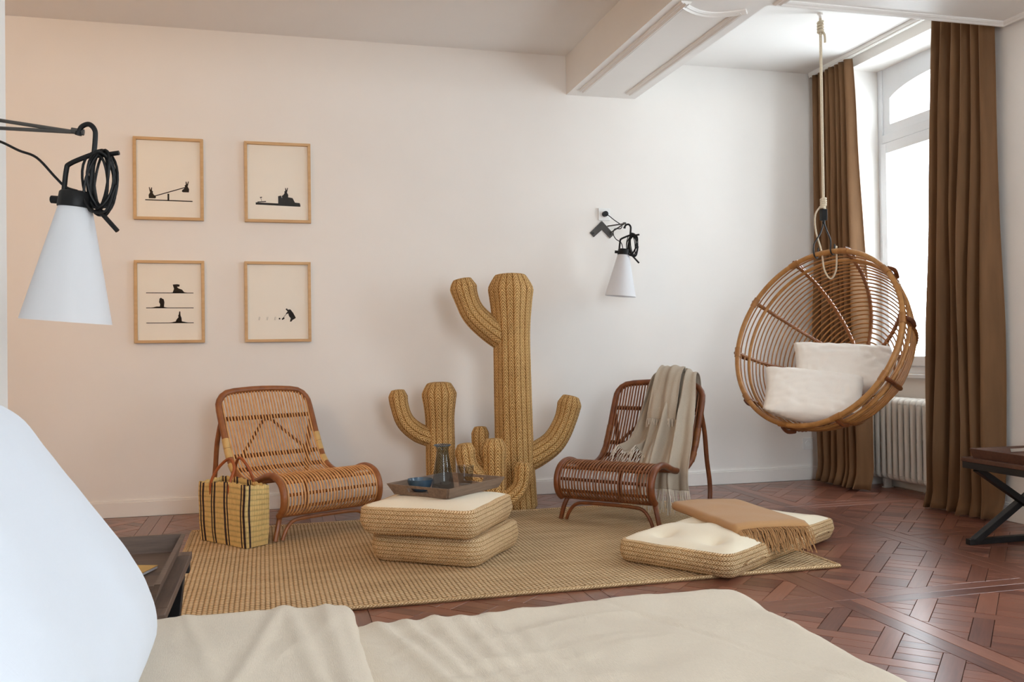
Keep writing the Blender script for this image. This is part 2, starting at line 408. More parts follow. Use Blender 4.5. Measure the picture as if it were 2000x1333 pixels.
# beams with moulded panels
ZB = 2.705
BX0, BX1, BY1, BY0 = 1.925, 2.425, 4.09, 3.52
bm_ = MB().bx(BX0, BX1, BY1, YB, ZB, ZC).bx(XL, XW, BY0, BY1, ZB, ZC)
bm_.bx(BX0, BX1, YR, BY0, ZB, ZC)
beam = struct(bm_.build('trim_1', 'trim', smooth=False), 'white crossing ceiling beams with moulded panels', 'ceiling beam')
def moulding(path, closed=False):
    m = MB(); P = [Vector((x, y, 0)) for x, y in path]; n = len(P)
    prof = [(-.028, 0), (-.028, -.006), (-.018, -.013), (-.010, -.010), (0, -.019), (.010, -.012), (.018, -.014), (.028, -.006), (.028, 0)]
    rows = []
    for i in range(n):
        a = P[(i - 1) % n] if (closed or i) else P[i]; b = P[(i + 1) % n] if (closed or i < n - 1) else P[i]
        t0 = (P[i] - a).normalized() if (P[i] - a).length > 1e-6 else (b - P[i]).normalized()
        t1 = (b - P[i]).normalized() if (b - P[i]).length > 1e-6 else t0
        t = (t0 + t1).normalized(); nn = Vector((-t.y, t.x, 0)); k = 1 / max(.5, t.dot(t0))
        rows.append([(P[i].x + nn.x * w * k, P[i].y + nn.y * w * k, ZB + z) for w, z in prof])
    q = len(prof)
    for r in rows: m.v += r
    for i in range(n if closed else n - 1):
        j = (i + 1) % n
        for k in range(q - 1): m.face((i * q + k, i * q + k + 1, j * q + k + 1, j * q + k))
    if not closed:
        m.face(range(q)); m.face(reversed(range((n - 1) * q, n * q)))
    return m
arc = [(2.00 + .36 * (k / 10), 4.10 + .13 * math.sin(PI * (0.12 + 0.76 * k / 10))) for k in range(11)]
moulding([(2.000, YB - .13), (2.000, 4.13)] ).build('moulding', 'trim', beam)
moulding([(2.335, YB - .13), (2.335, 4.19)]).build('moulding', 'trim', beam)
moulding([(x, y + .03) for x, y in arc]).build('moulding', 'trim', beam)
moulding([(2.47, BY1 - .055), (3.82, BY1 - .055), (3.82, BY0 + .06), (2.47, BY0 + .06)], True).build('moulding', 'trim', beam)

# ------------------------------------------------------------------ windows
def window(name, y0, y1, label):
    """double casement with arched fanlight, seen from inside; plane x = XN"""
    root = struct(empty(name, (XN, (y0 + y1) / 2, 0.78)), label, 'window'); cy = (y0 + y1) / 2
    hw = (y1 - y0) / 2
    def Z(z): return z - .78
    fr = MB()                                     # outer frame
    fr.bx(0, .09, -hw, -hw + .045, Z(.78), Z(WZ)); fr.bx(0, .09, hw - .045, hw, Z(.78), Z(WZ)); fr.bx(0, .09, -hw + .045, hw - .045, Z(2.38), Z(2.44))
    fr.bx(0, .09, -hw + .045, hw - .045, Z(.78), Z(.83))
    fr.bx(.004, .086, -.03, .03, Z(.83), Z(2.38))
    fr.build('window_frame', 'upvc', root, smooth=False, bevel=.004)
    # fanlight leaf: solid panel with two arched openings
    for s in (-1, 1):
        m = MB(); a0, a1 = .025, hw - .115
        def arch(t):                               # t 0 mullion .. 1 outer edge
            return Z(2.685) + .125 * math.sqrt(max(0, 1 - (t * .93) ** 2)) - .125 * math.sqrt(1 - .93 ** 2)
        N = 16; x0, x1 = .012, .07
        for k in range(N):
            t0, t1 = k / N, (k + 1) / N; p0, p1 = s * lerp(a0, a1, t0), s * lerp(a0, a1, t1)
            b = len(m.v); z0, z1 = arch(t0), arch(t1); zt = Z(WZ)
            for x in (x0, x1): m.v += [(x, p0, z0), (x, p1, z1), (x, p1, zt), (x, p0, zt)]
            for q in ((0, 1, 2, 3), (7, 6, 5, 4), (0, 4, 5, 1), (3, 2, 6, 7)): m.face([b + i for i in q])
        m.bx(x0, x1, s * a1, s * (hw - .04), Z(2.44), Z(WZ)); m.bx(x0, x1, 0, s * a0, Z(2.44), Z(WZ)); m.bx(x0, x1, s * a0, s * a1, Z(2.44), Z(2.505))
        fl = m.build('fanlight_leaf', 'upvc', root, smooth=False)
        g = MB(); pts = [(s * a0, Z(2.5))] + [(s * a1, Z(2.5))] + [(s * lerp(a0, a1, 1 - k / N), arch(1 - k / N) + .004) for k in range(N + 1)]
        g.prism(pts, .038, .044, lambda y, z, x: (x, y, z)).build('pane', 'pane', fl, smooth=False)
        # casement sash
        c0, c1, st = .03, hw - .04, .058
        k = MB(); z0, z1 = Z(.83), Z(2.375)
        k.bx(-.012, .06, s * c0, s * (c0 + st), z0, z1); k.bx(-.012, .06, s * (c1 - st), s * c1, z0, z1)
        k.bx(-.012, .06, s * (c0 + st), s * (c1 - st), z0, z0 + .065); k.bx(-.012, .06, s * (c0 + st), s * (c1 - st), z1 - .072, z1)
        sa = k.build('sash', 'upvc', root, smooth=False, bevel=.003)
        MB().bx(.02, .026, s * (c0 + st), s * (c1 - st), z0 + .06, z1 - .068).build('pane', 'pane', sa, smooth=False)
    MB().bx(-.03, .0, -hw + .002, hw - .002, -.032, -.004).build('window_sill', 'upvc', root, smooth=False, bevel=.004)
    return root
window('window_1', WIN[0][0], WIN[0][1], 'tall white casement window with arched fanlight between the curtains')
window('window_2', WIN[1][0], WIN[1][1], 'tall white casement window past the tray table')
w4 = struct(empty('fill_window', (1.4, YR - .06, .75)), 'unseen white window added behind the camera for fill light', 'window')  # unseen rear window, added for neutral frontal fill on the back wall
MB().bx(-.8, -.74, -.04, .04, 0, 2.15).bx(.74, .8, -.04, .04, 0, 2.15).bx(-.74, .74, -.04, .04, 0, .06).bx(-.74, .74, -.04, .04, 2.09, 2.15).bx(-.03, .03, -.04, .04, .06, 2.09).build('window_frame', 'upvc', w4, smooth=False)

# ------------------------------------------------------------------ parquet boards
def clip(poly, a, b, c):                          # keep a x + b y <= c
    out = []
    for i in range(len(poly)):
        p, q = poly[i], poly[(i + 1) % len(poly)]
        dp, dq = a * p[0] + b * p[1] - c, a * q[0] + b * q[1] - c
        if dp <= 0: out.append(p)
        if (dp < 0 < dq) or (dq < 0 < dp):
            t = dp / (dp - dq); out.append((p[0] + (q[0] - p[0]) * t, p[1] + (q[1] - p[1]) * t))
    return out
def area(p): return 0.5 * sum(p[i][0] * p[(i + 1) % len(p)][1] - p[(i + 1) % len(p)][0] * p[i][1] for i in range(len(p)))
PAN, FRW, PER, BAT = 0.93, 0.072, 0.20, 0.067
FX0, FX1, FY0, FY1 = XF + .002, XN - .016, 0.3, YB - .018
boards = []                                       # (polygon, grain angle)
def add_board(poly, ang):
    for a, b, c in ((1, 0, FX1), (-1, 0, -FX0), (0, 1, FY1), (0, -1, -FY0)): poly = clip(poly, a, b, c)
    if len(poly) >= 3 and abs(area(poly)) > 2e-4: boards.append((poly if area(poly) > 0 else poly[::-1], ang))
S2 = math.sqrt(.5)
for kx in range(-7, 3):
    for ky in range(-3, 4):
        x0, y0 = 2.11 + kx * PAN, 3.03 + ky * PAN; x1, y1 = x0 + PAN, y0 + PAN
        if x1 < FX0 or x0 > FX1 or y1 < FY0 or y0 > FY1: continue
        w = FRW
        add_board([(x0, y0), (x0 + w, y0), (x0 + w, y1), (x0, y1)], PI / 2)
        add_board([(x1 - w, y0), (x1, y0), (x1, y1), (x1 - w, y1)], PI / 2)
        add_board([(x0 + w, y0), (x1 - w, y0), (x1 - w, y0 + w), (x0 + w, y0 + w)], 0)
        add_board([(x0 + w, y1 - w), (x1 - w, y1 - w), (x1 - w, y1), (x0 + w, y1)], 0)
        cx_, cy_ = (x0 + x1) / 2, (y0 + y1) / 2
        def diag(s0, s1, t0, t1, ang):
            q = [(cx_ + (s - t) * S2, cy_ + (s + t) * S2) for s, t in ((s0, t0), (s1, t0), (s1, t1), (s0, t1))]
            for a, b, c in ((1, 0, x1 - w), (-1, 0, -(x0 + w)), (0, 1, y1 - w), (0, -1, -(y0 + w))): q = clip(q, a, b, c)
            if len(q) >= 3: add_board(q, ang)
        h = BAT / 2
        for i in range(-3, 4):
            for j in range(-3, 4):
                s_, t_ = i * PER, j * PER
                # infill square, two boards
                diag(s_ + h, s_ + PER / 2, t_ + h, t_ + PER - h, 3 * PI / 4); diag(s_ + PER / 2, s_ + PER - h, t_ + h, t_ + PER - h, 3 * PI / 4)
                if (i + j) % 2 == 0:               # batten along s runs through this crossing
                    diag(s_ - PER + h, s_ + PER - h, t_ - h, t_ + h, PI / 4)
                else:                              # batten along t runs through
                    diag(s_ - h, s_ + h, t_ - PER + h, t_ + PER - h, 3 * PI / 4)
def shrink(poly, d):
    n = len(poly); out = []
    for i in range(n):
        p0, p1, p2 = Vector(poly[i - 1]), Vector(poly[i]), Vector(poly[(i + 1) % n])
        e0, e1 = (p1 - p0), (p2 - p1)
        if e0.length < 1e-5 or e1.length < 1e-5: out.append(poly[i]); continue
        e0.normalize(); e1.normalize(); n0, n1 = Vector((-e0.y, e0.x)), Vector((-e1.y, e1.x))
        b = n0 + n1
        if b.length < .2: out.append(poly[i]); continue
        b = b / max(.25, (1 + n0.dot(n1))); out.append((p1 + b * d)[:])
    return out
def board_mesh(m, poly, ang, ox=0, oy=0):
    p = shrink(poly, rnd.uniform(.0005, .0014)); zt = rnd.uniform(-.0012, 0); b = len(m.v); n = len(p)
    for z in (-.012, zt - .0008): m.v += [(x - ox, y - oy, z) for x, y in p]
    q = shrink(p, .0008); m.v += [(x - ox, y - oy, zt) for x, y in q]
    ru, rv = rnd.uniform(0, 50), rnd.uniform(0, 50); ca, sa = math.cos(ang), math.sin(ang)
    def uv(k): x, y, _ = m.v[k]; x += ox; y += oy; return (ru + x * ca + y * sa, rv - x * sa + y * ca)
    for o_ in (0, n):
        for k in range(n):
            k2 = (k + 1) % n; idx = (b + o_ + k, b + o_ + k2, b + o_ + n + k2, b + o_ + n + k); m.face(idx, [uv(i) for i in idx])
    idx = [b + 2 * n + k for k in range(n)]; m.face(idx, [uv(i) for i in idx])
vis = []
for bi, (poly, ang) in enumerate(boards):
    c = (sum(p[0] for p in poly) / len(poly), sum(p[1] for p in poly) / len(poly))
    u, v, z = project((c[0], c[1], 0)); on = z > .3 and -30 < u < 2030 and 0 < v < 1345
    if -0.44 < c[0] < 2.30 and 3.5 < c[1] < 5.25: on = False          # under the rug
    if c[1] < 3.4 and c[0] < 0.9 + 0.0 * c[1]: on = False             # behind the bed
    if v > 1190 and u < 1560 + (v - 1190) * 1.9: on = False
    if on: vis.append((abs(area(poly)) / z ** 3, bi))
vis.sort(reverse=True); parts = set(b for _, b in vis[:300])
rest = MB()
for bi, (poly, ang) in enumerate(boards):
    if bi in parts:
        c = (sum(p[0] for p in poly) / len(poly), sum(p[1] for p in poly) / len(poly))
        m = MB(); board_mesh(m, poly, ang, c[0], c[1]); m.build('board', 'parquet', floor, smooth=False, loc=(c[0], c[1], 0))
    else: board_mesh(rest, poly, ang)
tag(rest.build('parquet_boards', 'parquet', floor, smooth=False), kind='stuff')
print('boards', len(boards), 'visible', len(vis))

# ------------------------------------------------------------------ curtain track, curtains, radiator
tr = MB().bx(3.785, 3.815, 4.05, 5.83, 2.945, ZC).bx(3.79, 3.795, 4.05, 5.83, 2.935, 2.945).bx(3.805, 3.81, 4.05, 5.83, 2.935, 2.945)
tag(tr.build('curtain_track', 'trim', smooth=False), 'slim white curtain track on the ceiling in front of the window', 'curtain track')
def curtain(name, yt, yb, folds, seed, label, amp=.05):
    r = random.Random(seed); n = folds * 16
    ph = np.cumsum([r.uniform(.75, 1.35) for _ in range(folds * 2 + 2)]); ph = (ph - ph[0]) / (ph[folds * 2] - ph[0])
    am = [r.uniform(.65, 1.2) for _ in range(folds * 2 + 3)]
    def f(u, v):
        k = int(np.searchsorted(ph, u, side='right')) - 1; k = max(0, min(folds * 2 - 1, k))
        t = (u - ph[k]) / max(1e-6, ph[k + 1] - ph[k])
        w = (am[k] * (1 - t) + am[k + 1] * t) * math.cos(PI * (k + t))
        w = math.copysign(abs(w) ** .75, w)
        a = amp * lerp(.45, 1.05, min(1, v * 1.6)) * (1 + .12 * math.sin(9 * v + 5 * u + seed))
        e = v ** .8
        y = lerp(lerp(yt[0], yt[1], u), lerp(yb[0], yb[1], u), e) + .012 * math.sin(7 * v + 11 * u) * v
        x = 3.80 - .012 * v + a * w + .008 * nz(u * 9, v * 5, seed)
        if v > .96: x -= (v - .96) * .8 * (1 + .5 * math.sin(40 * u)); y += .012 * math.sin(50 * u) * (v - .96) / .04
        z = lerp(2.932, .006, v)
        return (x, y, max(.006, z + (.01 * abs(math.sin(23 * u)) if v > .999 else 0)))
    o = MB().grid(f, n, 60, us=2, vs_=3).build(name, 'velvet', solid=.004, ang=80)
    return tag(o, label, 'curtain', 'floor length velvet curtains at the window')
curtain('velvet_curtain', (5.36, 5.79), (5.21, 5.76), 7, 3, 'brown velvet curtain in the corner behind the hanging basket chair', .050)
curtain('velvet_curtain', (4.105, 4.55), (4.095, 4.62), 6, 8, 'brown velvet curtain right of the window beside the tray table', .062)

rad = empty('column_radiator', (4.03, 4.9, 0)); tag(rad, 'white cast iron column radiator under the window', 'radiator')
sec = MB(); X_ = .047
for x in (-X_, 0, X_): sec.tube([(x, 0, .105), (x, 0, .58)], .017, 8, rf=lambda th, i: 1.0)
for z, s in ((.58, 1), (.105, -1)):
    sec.tube(catmull([(-X_, 0, z), (-X_ * .85, 0, z + s * .017), (0, 0, z + s * .024), (X_ * .85, 0, z + s * .017), (X_, 0, z)], 3), .019, 8)
sec.tube([(-X_, 0, .34), (X_, 0, .34)], .010, 6)
sme = sec.mesh('section'); sme.materials.append(MT['radiator'])
sme.polygons.foreach_set('use_smooth', [True] * len(sme.polygons)); sme.set_sharp_from_angle(angle=math.radians(50))
for k in range(19):
    o = bpy.data.objects.new('section', sme); COL.objects.link(o); o.parent = rad; o.location = (0, .53 - k * .059, 0)
MB().tube([(0, -.56, .565), (0, .56, .565)], .02, 10).tube([(0, -.56, .12), (0, .56, .12)], .02, 10).build('hub_pipe', 'radiator', rad)
for y in (-.50, .44): MB().box((0, y, .045), (.05, .02, .09)).box((0, y, .004), (.07, .03, .008)).build('foot', 'radiator', rad, smooth=False)

# ------------------------------------------------------------------ pictures
def picture(x0, x1, z0, z1, label, shapes):
    w, h = x1 - x0, z1 - z0; cx, cz = (x0 + x1) / 2, (z0 + z1) / 2
    root = tag(empty('framed_print', (cx, YB, cz)), label, 'picture', 'framed prints on the back wall')
    t, d = .017, .032
    fr = MB(); e = .0005
    for s in (-1, 1):
        fr.prism([(s * w / 2, -h / 2), (s * w / 2, h / 2), (s * (w / 2 - t), h / 2 - t), (s * (w / 2 - t), -h / 2 + t)][::s], -d, -e, lambda x, z, y: (x, y, z))
        fr.prism([(-w / 2, s * h / 2), (w / 2, s * h / 2), (w / 2 - t, s * (h / 2 - t)), (-w / 2 + t, s * (h / 2 - t))][::-s], -d, -e, lambda x, z, y: (x, y, z))
    fr.build('frame', 'oakframe', root, smooth=False, bevel=.0012)
    sh = MB().bx(-w / 2 + t, w / 2 - t, -.012, -.002, -h / 2 + t, h / 2 - t).build('print_sheet', 'paper', root, smooth=False)
    dy = .0125
    for poly in shapes:
        k = MB()
        pts = [((px - .5) * (w - 2 * t), (.5 - py) * (h - 2 * t)) for px, py in poly]
        if area(pts) < 0: pts = pts[::-1]
        k.prism(pts, -dy, -.0118, lambda x, z, y: (x, y, z))
        k.build('printed_silhouette', 'ink', sh, smooth=False)
    MB().bx(-w / 2 + t, w / 2 - t, -.023, -.021, -h / 2 + t, h / 2 - t).build('glazing', 'glazing', root, smooth=False)
def bar(x0, y0, x1, y1, t):
    dx, dy = x1 - x0, y1 - y0; L = math.hypot(dx, dy); nx, ny = -dy / L * t / 2, dx / L * t / 2
    return [(x0 + nx, y0 + ny), (x1 + nx, y1 + ny), (x1 - nx, y1 - ny), (x0 - nx, y0 - ny)]
def blob(cx, cy, s, pts, fl=1): return [(cx + fl * a * s, cy + b * s) for a, b in pts]
SIT = [(-.5, 0), (-.55, -.45), (-.3, -.8), (-.38, -1.0), (-.5, -1.5), (-.38, -1.52), (-.22, -1.12), (-.1, -1.5), (.02, -1.46), (0, -1.05), (.2, -.92), (.12, -.75), (.3, -.5), (.62, -.28), (.66, -.1), (.5, 0)]
P1 = [bar(.13, .776, .87, .782, .013), bar(.24, .735, .76, .60, .012), bar(.49, .69, .49, .776, .028), blob(.235, .755, .095, SIT), blob(.765, .665, .095, [(a, b) for a, b in SIT], -1)]
P2 = [bar(.13, .785, .87, .80, .03), [(.50, .785), (.50, .68), (.55, .67), (.56, .70), (.66, .69), (.74, .70), (.78, .76), (.86, .765), (.87, .80)], blob(.62, .70, .09, SIT, -1), bar(.16, .765, .30, .755, .012), bar(.23, .76, .215, .705, .006), bar(.20, .705, .235, .70, .012)]
def heap(cx, y, w): return [(cx - w, y), (cx - w * .5, y - .008), (cx - w * .25, y - .018), (cx + w * .3, y - .02), (cx + w * .6, y - .008), (cx + w, y)]
P3 = [bar(.13, .385, .87, .385, .009), heap(.64, .385, .17), [(.54, .385), (.565, .33), (.545, .275), (.61, .27), (.655, .275), (.65, .30), (.61, .305), (.635, .325), (.69, .34), (.73, .38)],
      bar(.13, .58, .87, .58, .009), heap(.33, .58, .17), blob(.37, .578, .08, [(-.35, 0), (-.3, -.6), (-.5, -.9), (-.4, -1.5), (-.1, -1.65), (.1, -1.5), (.4, -1.4), (.55, -.9), (.45, -.2), (.5, 0)]),
      bar(.13, .775, .87, .775, .009), heap(.63, .775, .2), blob(.64, .773, .078, [(-.7, 0), (-.6, -.4), (-.35, -.7), (-.1, -.9), (-.2, -1.2), (-.05, -1.35), (.05, -1.9), (.25, -1.9), (.3, -1.2), (.5, -.8), (.55, -.2), (.4, 0)])]
P4 = [bar(.575, .72, .64, .655, .006), bar(.56, .735, .60, .715, .02), blob(.52, .725, .014, [(math.cos(a * PI / 4), .8 * math.sin(a * PI / 4)) for a in range(8)]),
      [(.62, .60), (.64, .585), (.66, .605), (.70, .60), (.745, .645), (.775, .69), (.79, .715), (.765, .73), (.74, .74), (.715, .765), (.69, .765), (.705, .72), (.675, .69), (.665, .655), (.635, .665), (.625, .655), (.655, .63)]]
for k in range(3): P4 += [bar(.175 + .13 * k, .745, .185 + .13 * k, .70, .003), bar(.19 + .13 * k, .745, .20 + .13 * k, .70, .003)]
picture(-.824, -.424, 1.787, 2.287, 'oak framed print of two black hares on a seesaw, upper left', P1)
picture(-.182, .218, 1.787, 2.287, 'oak framed print of a black hare digging on a ledge, upper right', P2)
picture(-.824, -.424, 1.041, 1.541, 'oak framed print with three black figures on three lines, lower left', P3)
picture(-.188, .212, 1.041, 1.541, 'oak framed print of one black hare with a mallet, lower right', P4)

# ------------------------------------------------------------------ sockets
def socket(x, z, label):
    r = tag(empty('wall_socket', (x, YB, z)), label, 'socket')
    MB().box((0, -.005, 0), (.085, .010, .085)).build('plate', 'socket', r, smooth=False, bevel=.003)
    o = MB().lathe([(.023, 0), (.023, .004), (.019, .004), (.018, -.004), (0, -.004)], 24).build('outlet_ring', 'socket', r)
    o.rotation_euler = (PI / 2, 0, 0); o.location = (0, -.010, 0)
socket(2.185, 1.895, 'white square wall socket above the small wall lamp')
socket(3.735, .262, 'white wall socket low on the wall behind the basket chair')

# ------------------------------------------------------------------ utility lamps
def coil_lamp(loc, rot, label, cord_path, scale=1.0, seed=1):
    root = tag(empty('clip_lamp', loc, rot=rot), label, 'lamp'); root.scale = (scale,) * 3
    r = random.Random(seed)
    MB().lathe([(.037, .005), (.040, -.004), (.108, -.296), (.1065, -.296), (.0385, -.004), (.0355, .005)], 48).build('lamp_shade', 'shade', root)
    c = MB().lathe([(0, .036), (.036, .036), (.040, .032), (.043, .004), (.043, -.004), (.036, -.008), (0, -.008)], 32)
    c.tube([(-.04, 0, .012), (-.062, 0, .012)], .010, 10).build('collar', 'black', root)
    MB().lathe([(0, -.11), (.02, -.105), (.028, -.085), (.024, -.06), (.013, -.04), (.013, -.008)], 20).build('bulb', 'socket', root)
    h = MB()
    h.tube(catmull([(-.032, 0, .03), (-.030, 0, .09), (-.022, 0, .106), (.02, 0, .128), (.036, 0, .134)], 5), .0065, 8)
    h.tube(catmull([(.034, 0, .03), (.036, 0, .10), (.037, 0, .175), (.033, 0, .198), (.018, 0, .210), (.001, 0, .203), (-.006, 0, .188)], 5), .0065, 8)
    h.tube([(-.006, 0, .190), (-.007, 0, .180)], .0085, 8)
    h.tube([(.03, 0, .128), (.100, 0, .143)], .006, 8); h.tube([(.036, 0, .03), (.066, 0, -.012), (.112, 0, -.056)], .006, 8)
    h.build('hook_handle', 'black', root)
    cd = MB()
    for k in range(10):
        ax, az = r.uniform(.020, .040), r.uniform(.066, .082); ox, oz, ph = .058 + r.uniform(-.008, .008), .066 + r.uniform(-.006, .006), r.uniform(-.25, .25); dy = r.uniform(-.014, .014)
        cd.tube([(ox + ax * math.cos(t) * math.cos(ph) - az * math.sin(t) * math.sin(ph), dy + .008 * math.sin(t * 2 + k), oz + az * math.sin(t) * math.cos(ph) + ax * math.cos(t) * math.sin(ph)) for t in [2 * PI * i / 28 for i in range(28)]], .0033, 6, True)
    cd.tube(catmull([(.02, -.02, .03), (.055, -.03, -.012), (.088, -.02, -.008), (.098, 0, .06)], 6), .0033, 6)
    Mi = (Matrix.Translation(loc) @ Euler(rot).to_matrix().to_4x4() @ Matrix.Scale(scale, 4)).inverted()
    cd.tube(catmull([Mi @ Vector(p) for p in cord_path], 6), .0033, 6)
    cd.build('power_cord', 'black', root)
    return root
TILT = math.radians(5)
coil_lamp((-.492, 2.50, 1.352), (0, TILT, -yaw), 'large foreground lamp with white cone shade and coiled black cord at left',
          [(-.487, 2.50, 1.39), (-.515, 2.505, 1.40), (-.54, 2.51, 1.425), (-.585, 2.52, 1.475), (-.63, 2.535, 1.495), (-.68, 2.55, 1.52), (-.732, 2.56, 1.53)], 1.0, 2)
lp = coil_lamp((2.238, 5.62, 1.600), (0, TILT, -.35), 'small lamp with white cone shade hanging on the back wall right of the cacti',
          [(2.235, 5.62, 1.63), (2.222, 5.62, 1.675), (2.19, 5.63, 1.70), (2.175, 5.64, 1.735), (2.19, 5.65, 1.77), (2.235, 5.66, 1.775), (2.25, 5.68, 1.80), (2.215, 5.72, 1.84), (2.195, 5.79, 1.885), (2.185, 5.815, 1.895)], .95, 5)
pl = MB().tube([(2.185, 5.829, 1.895), (2.185, 5.800, 1.895)], .019, 14).build('plug', 'black', lp)
bpy.context.view_layer.update(); pl.matrix_parent_inverse = lp.matrix_world.inverted()

def bracket(loc, rotz, tip_local, rods, label, plate=True):
    r = tag(empty('wall_bracket', loc, rotz), label, 'bracket')
    V = [(-.012, .035), (-.10, -.048), (-.072, -.078), (-.012, -.026), (.046, -.084), (.076, -.056)]
    MB().prism(V, -.008, -.0005, lambda x, z, y: (x, y, z)).build('plate', 'bracket', r, smooth=False, bevel=.001)
    m = MB()
    for a in rods: m.tube(catmull([a, tuple(lerp(a[i], tip_local[i], .5) for i in range(3)), tip_local], 3), .0048, 8)
    m.tube([(tip_local[0], tip_local[1] + .012, tip_local[2] + .004), (tip_local[0], tip_local[1] - .018, tip_local[2])], .008, 8)
    m.build('arm', 'bracket', r)
    for sx, sz in ((-.078, -.052), (.05, -.056)):
        MB().tube([(sx, -.012, sz), (sx, -.002, sz)], .007, 8).build('screw', 'blackmetal', r)
bracket((2.18, YB, 1.815), 0, (.068, -.215, -.012), [(.03, -.006, .0), (.05, -.006, -.045)], 'dark chevron wall bracket holding the small lamp')
bracket((XL, 2.54, 1.59), PI / 2, (-.04, -.252, -.050), [(.02, -.006, -.008), (.02, -.006, -.034)], 'dark metal bracket arm holding the large foreground lamp')

# ------------------------------------------------------------------ rug
RX0, RX1, RY0, RY1 = -.44, 2.36, 3.46, 5.205
rug = tag(empty('jute_rug', ((RX0 + RX1) / 2, (RY0 + RY1) / 2, 0), math.radians(.8)), 'large natural jute rug with looped weave under the chairs', 'rug')
W_, D_ = RX1 - RX0, RY1 - RY0
def rugf(u, v):
    x, y = (u - .5) * W_, (v - .5) * D_
    return (x, y, .0105 + .0012 * nz(u * 30, v * 22))
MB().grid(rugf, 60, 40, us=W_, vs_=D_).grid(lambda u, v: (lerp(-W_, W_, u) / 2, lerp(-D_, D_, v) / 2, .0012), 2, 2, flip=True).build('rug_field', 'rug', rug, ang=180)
bd = MB(); e = [(-W_ / 2, -D_ / 2), (W_ / 2, -D_ / 2), (W_ / 2, D_ / 2), (-W_ / 2, D_ / 2)]
path = []
for i in range(4):
    a, b = e[i], e[(i + 1) % 4]
    for k in range(24): t = k / 24; x, y = lerp(a[0], b[0], t), lerp(a[1], b[1], t); path.append((x + .003 * nz(x * 5, y * 5), y + .003 * nz(y * 5, x * 5, 4), .0090))
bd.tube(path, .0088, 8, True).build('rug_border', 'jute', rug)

# ------------------------------------------------------------------ cacti
def cactus_tube(path, r0, r1, flare, n=40, ribs=8, cap=.8, base=False):
    P = catmull(path, 14); crown = r1 * .75; m = MB(); N = len(P)
    L = [0]
    for i in range(1, N): L.append(L[-1] + (P[i] - P[i - 1]).length)
    T = L[-1]; d = (P[-1] - P[-2]).normalized()
    # crown: shrink over a short rounded end
    def rad(t):                                    # swells to a shoulder just below the top, then draws in to the crown
        k = max(0, (t - .70) / .30); sh = 1 - crown / T
        base_r = lerp(r0, r1, t) * (1 + flare * min(1, max(0, (t - sh + .22) / .22)) ** 1.6)
        return base_r * (1 - .30 * max(0, (t - sh) / (1 - sh)) ** 1.3)
    Q = list(P); R = [rad(l / T) for l in L]
    rt = R[-1]
    for k in (1, 2, 3, 4): Q.append(P[-1] + d * rt * cap * .22 * math.sin(k * PI / 8)); R.append(rt * max(.02, math.cos(k * PI / 8) ** .9))
    if base: R[0] *= .93
    TT = len(Q)
    m = MB(); rr = {i: R[i] for i in range(TT)}
    m.tube(Q, r0, n, rf=lambda th, i: (rr[i] / r0) * (1 + .075 * (abs(math.cos(th * ribs / 2)) - .6) + .010 * nz(th * 3, i * .4)))
    # UV: give every rib a whole number of strips
    return m
def cactus(loc, label, tubes, rotz=0):
    root = tag(empty('straw_cactus', loc, rotz), label, 'cactus', 'plaited straw cacti by the back wall')
    for nm, path, r0, r1, fl, ribs, base in tubes: cactus_tube(path, r0, r1, fl, 64 if nm == 'stem' else 48, ribs, base=base).build(nm, 'cactus', root, ang=70)
cactus((1.415, 5.35, .0), 'tallest plaited straw cactus with two upraised arms', [
    ('stem', [(.003, 0, .001), (-.012, 0, .3), (-.020, 0, .7), (-.023, 0, 1.1), (-.026, 0, 1.425)], .120, .108, .28, 8, True),
    ('arm', [(-.06, 0, 1.035), (-.17, 0, 1.11), (-.262, 0, 1.20), (-.310, 0, 1.31), (-.328, 0, 1.400)], .082, .066, .2, 6, False),
    ('arm', [(.03, 0, .29), (.13, 0, .33), (.24, 0, .405), (.315, 0, .535), (.352, 0, .675)], .082, .064, .15, 6, False),
    ('arm', [(-.07, .02, .245), (-.17, .05, .27), (-.212, .06, .34), (-.214, .06, .50)], .052, .05, .05, 6, False)])
cactus((.962, 5.45, .0), 'medium straw cactus with one raised arm, leftmost of the three', [
    ('stem', [(0, 0, .001), (0, 0, .2), (-.003, 0, .5), (-.006, 0, .77)], .090, .085, .24, 8, True),
    ('arm', [(-.04, 0, .44), (-.14, 0, .48), (-.215, 0, .55), (-.250, 0, .65), (-.258, 0, .735)], .060, .050, .12, 6, False)])
cactus((1.20, 5.05, .0125), 'smallest straw cactus in front, with a stubby arm on each side', [
    ('stem', [(0, 0, .001), (0, 0, .2), (0, 0, .445)], .068, .066, .08, 7, True),
    ('arm', [(-.02, 0, .17), (-.10, 0, .235), (-.155, 0, .31), (-.172, 0, .425)], .058, .054, .08, 6, False),
    ('arm', [(.02, -.04, .10), (.09, -.05, .125), (.146, -.05, .19), (.158, -.05, .31)], .050, .046, .08, 6, False)])

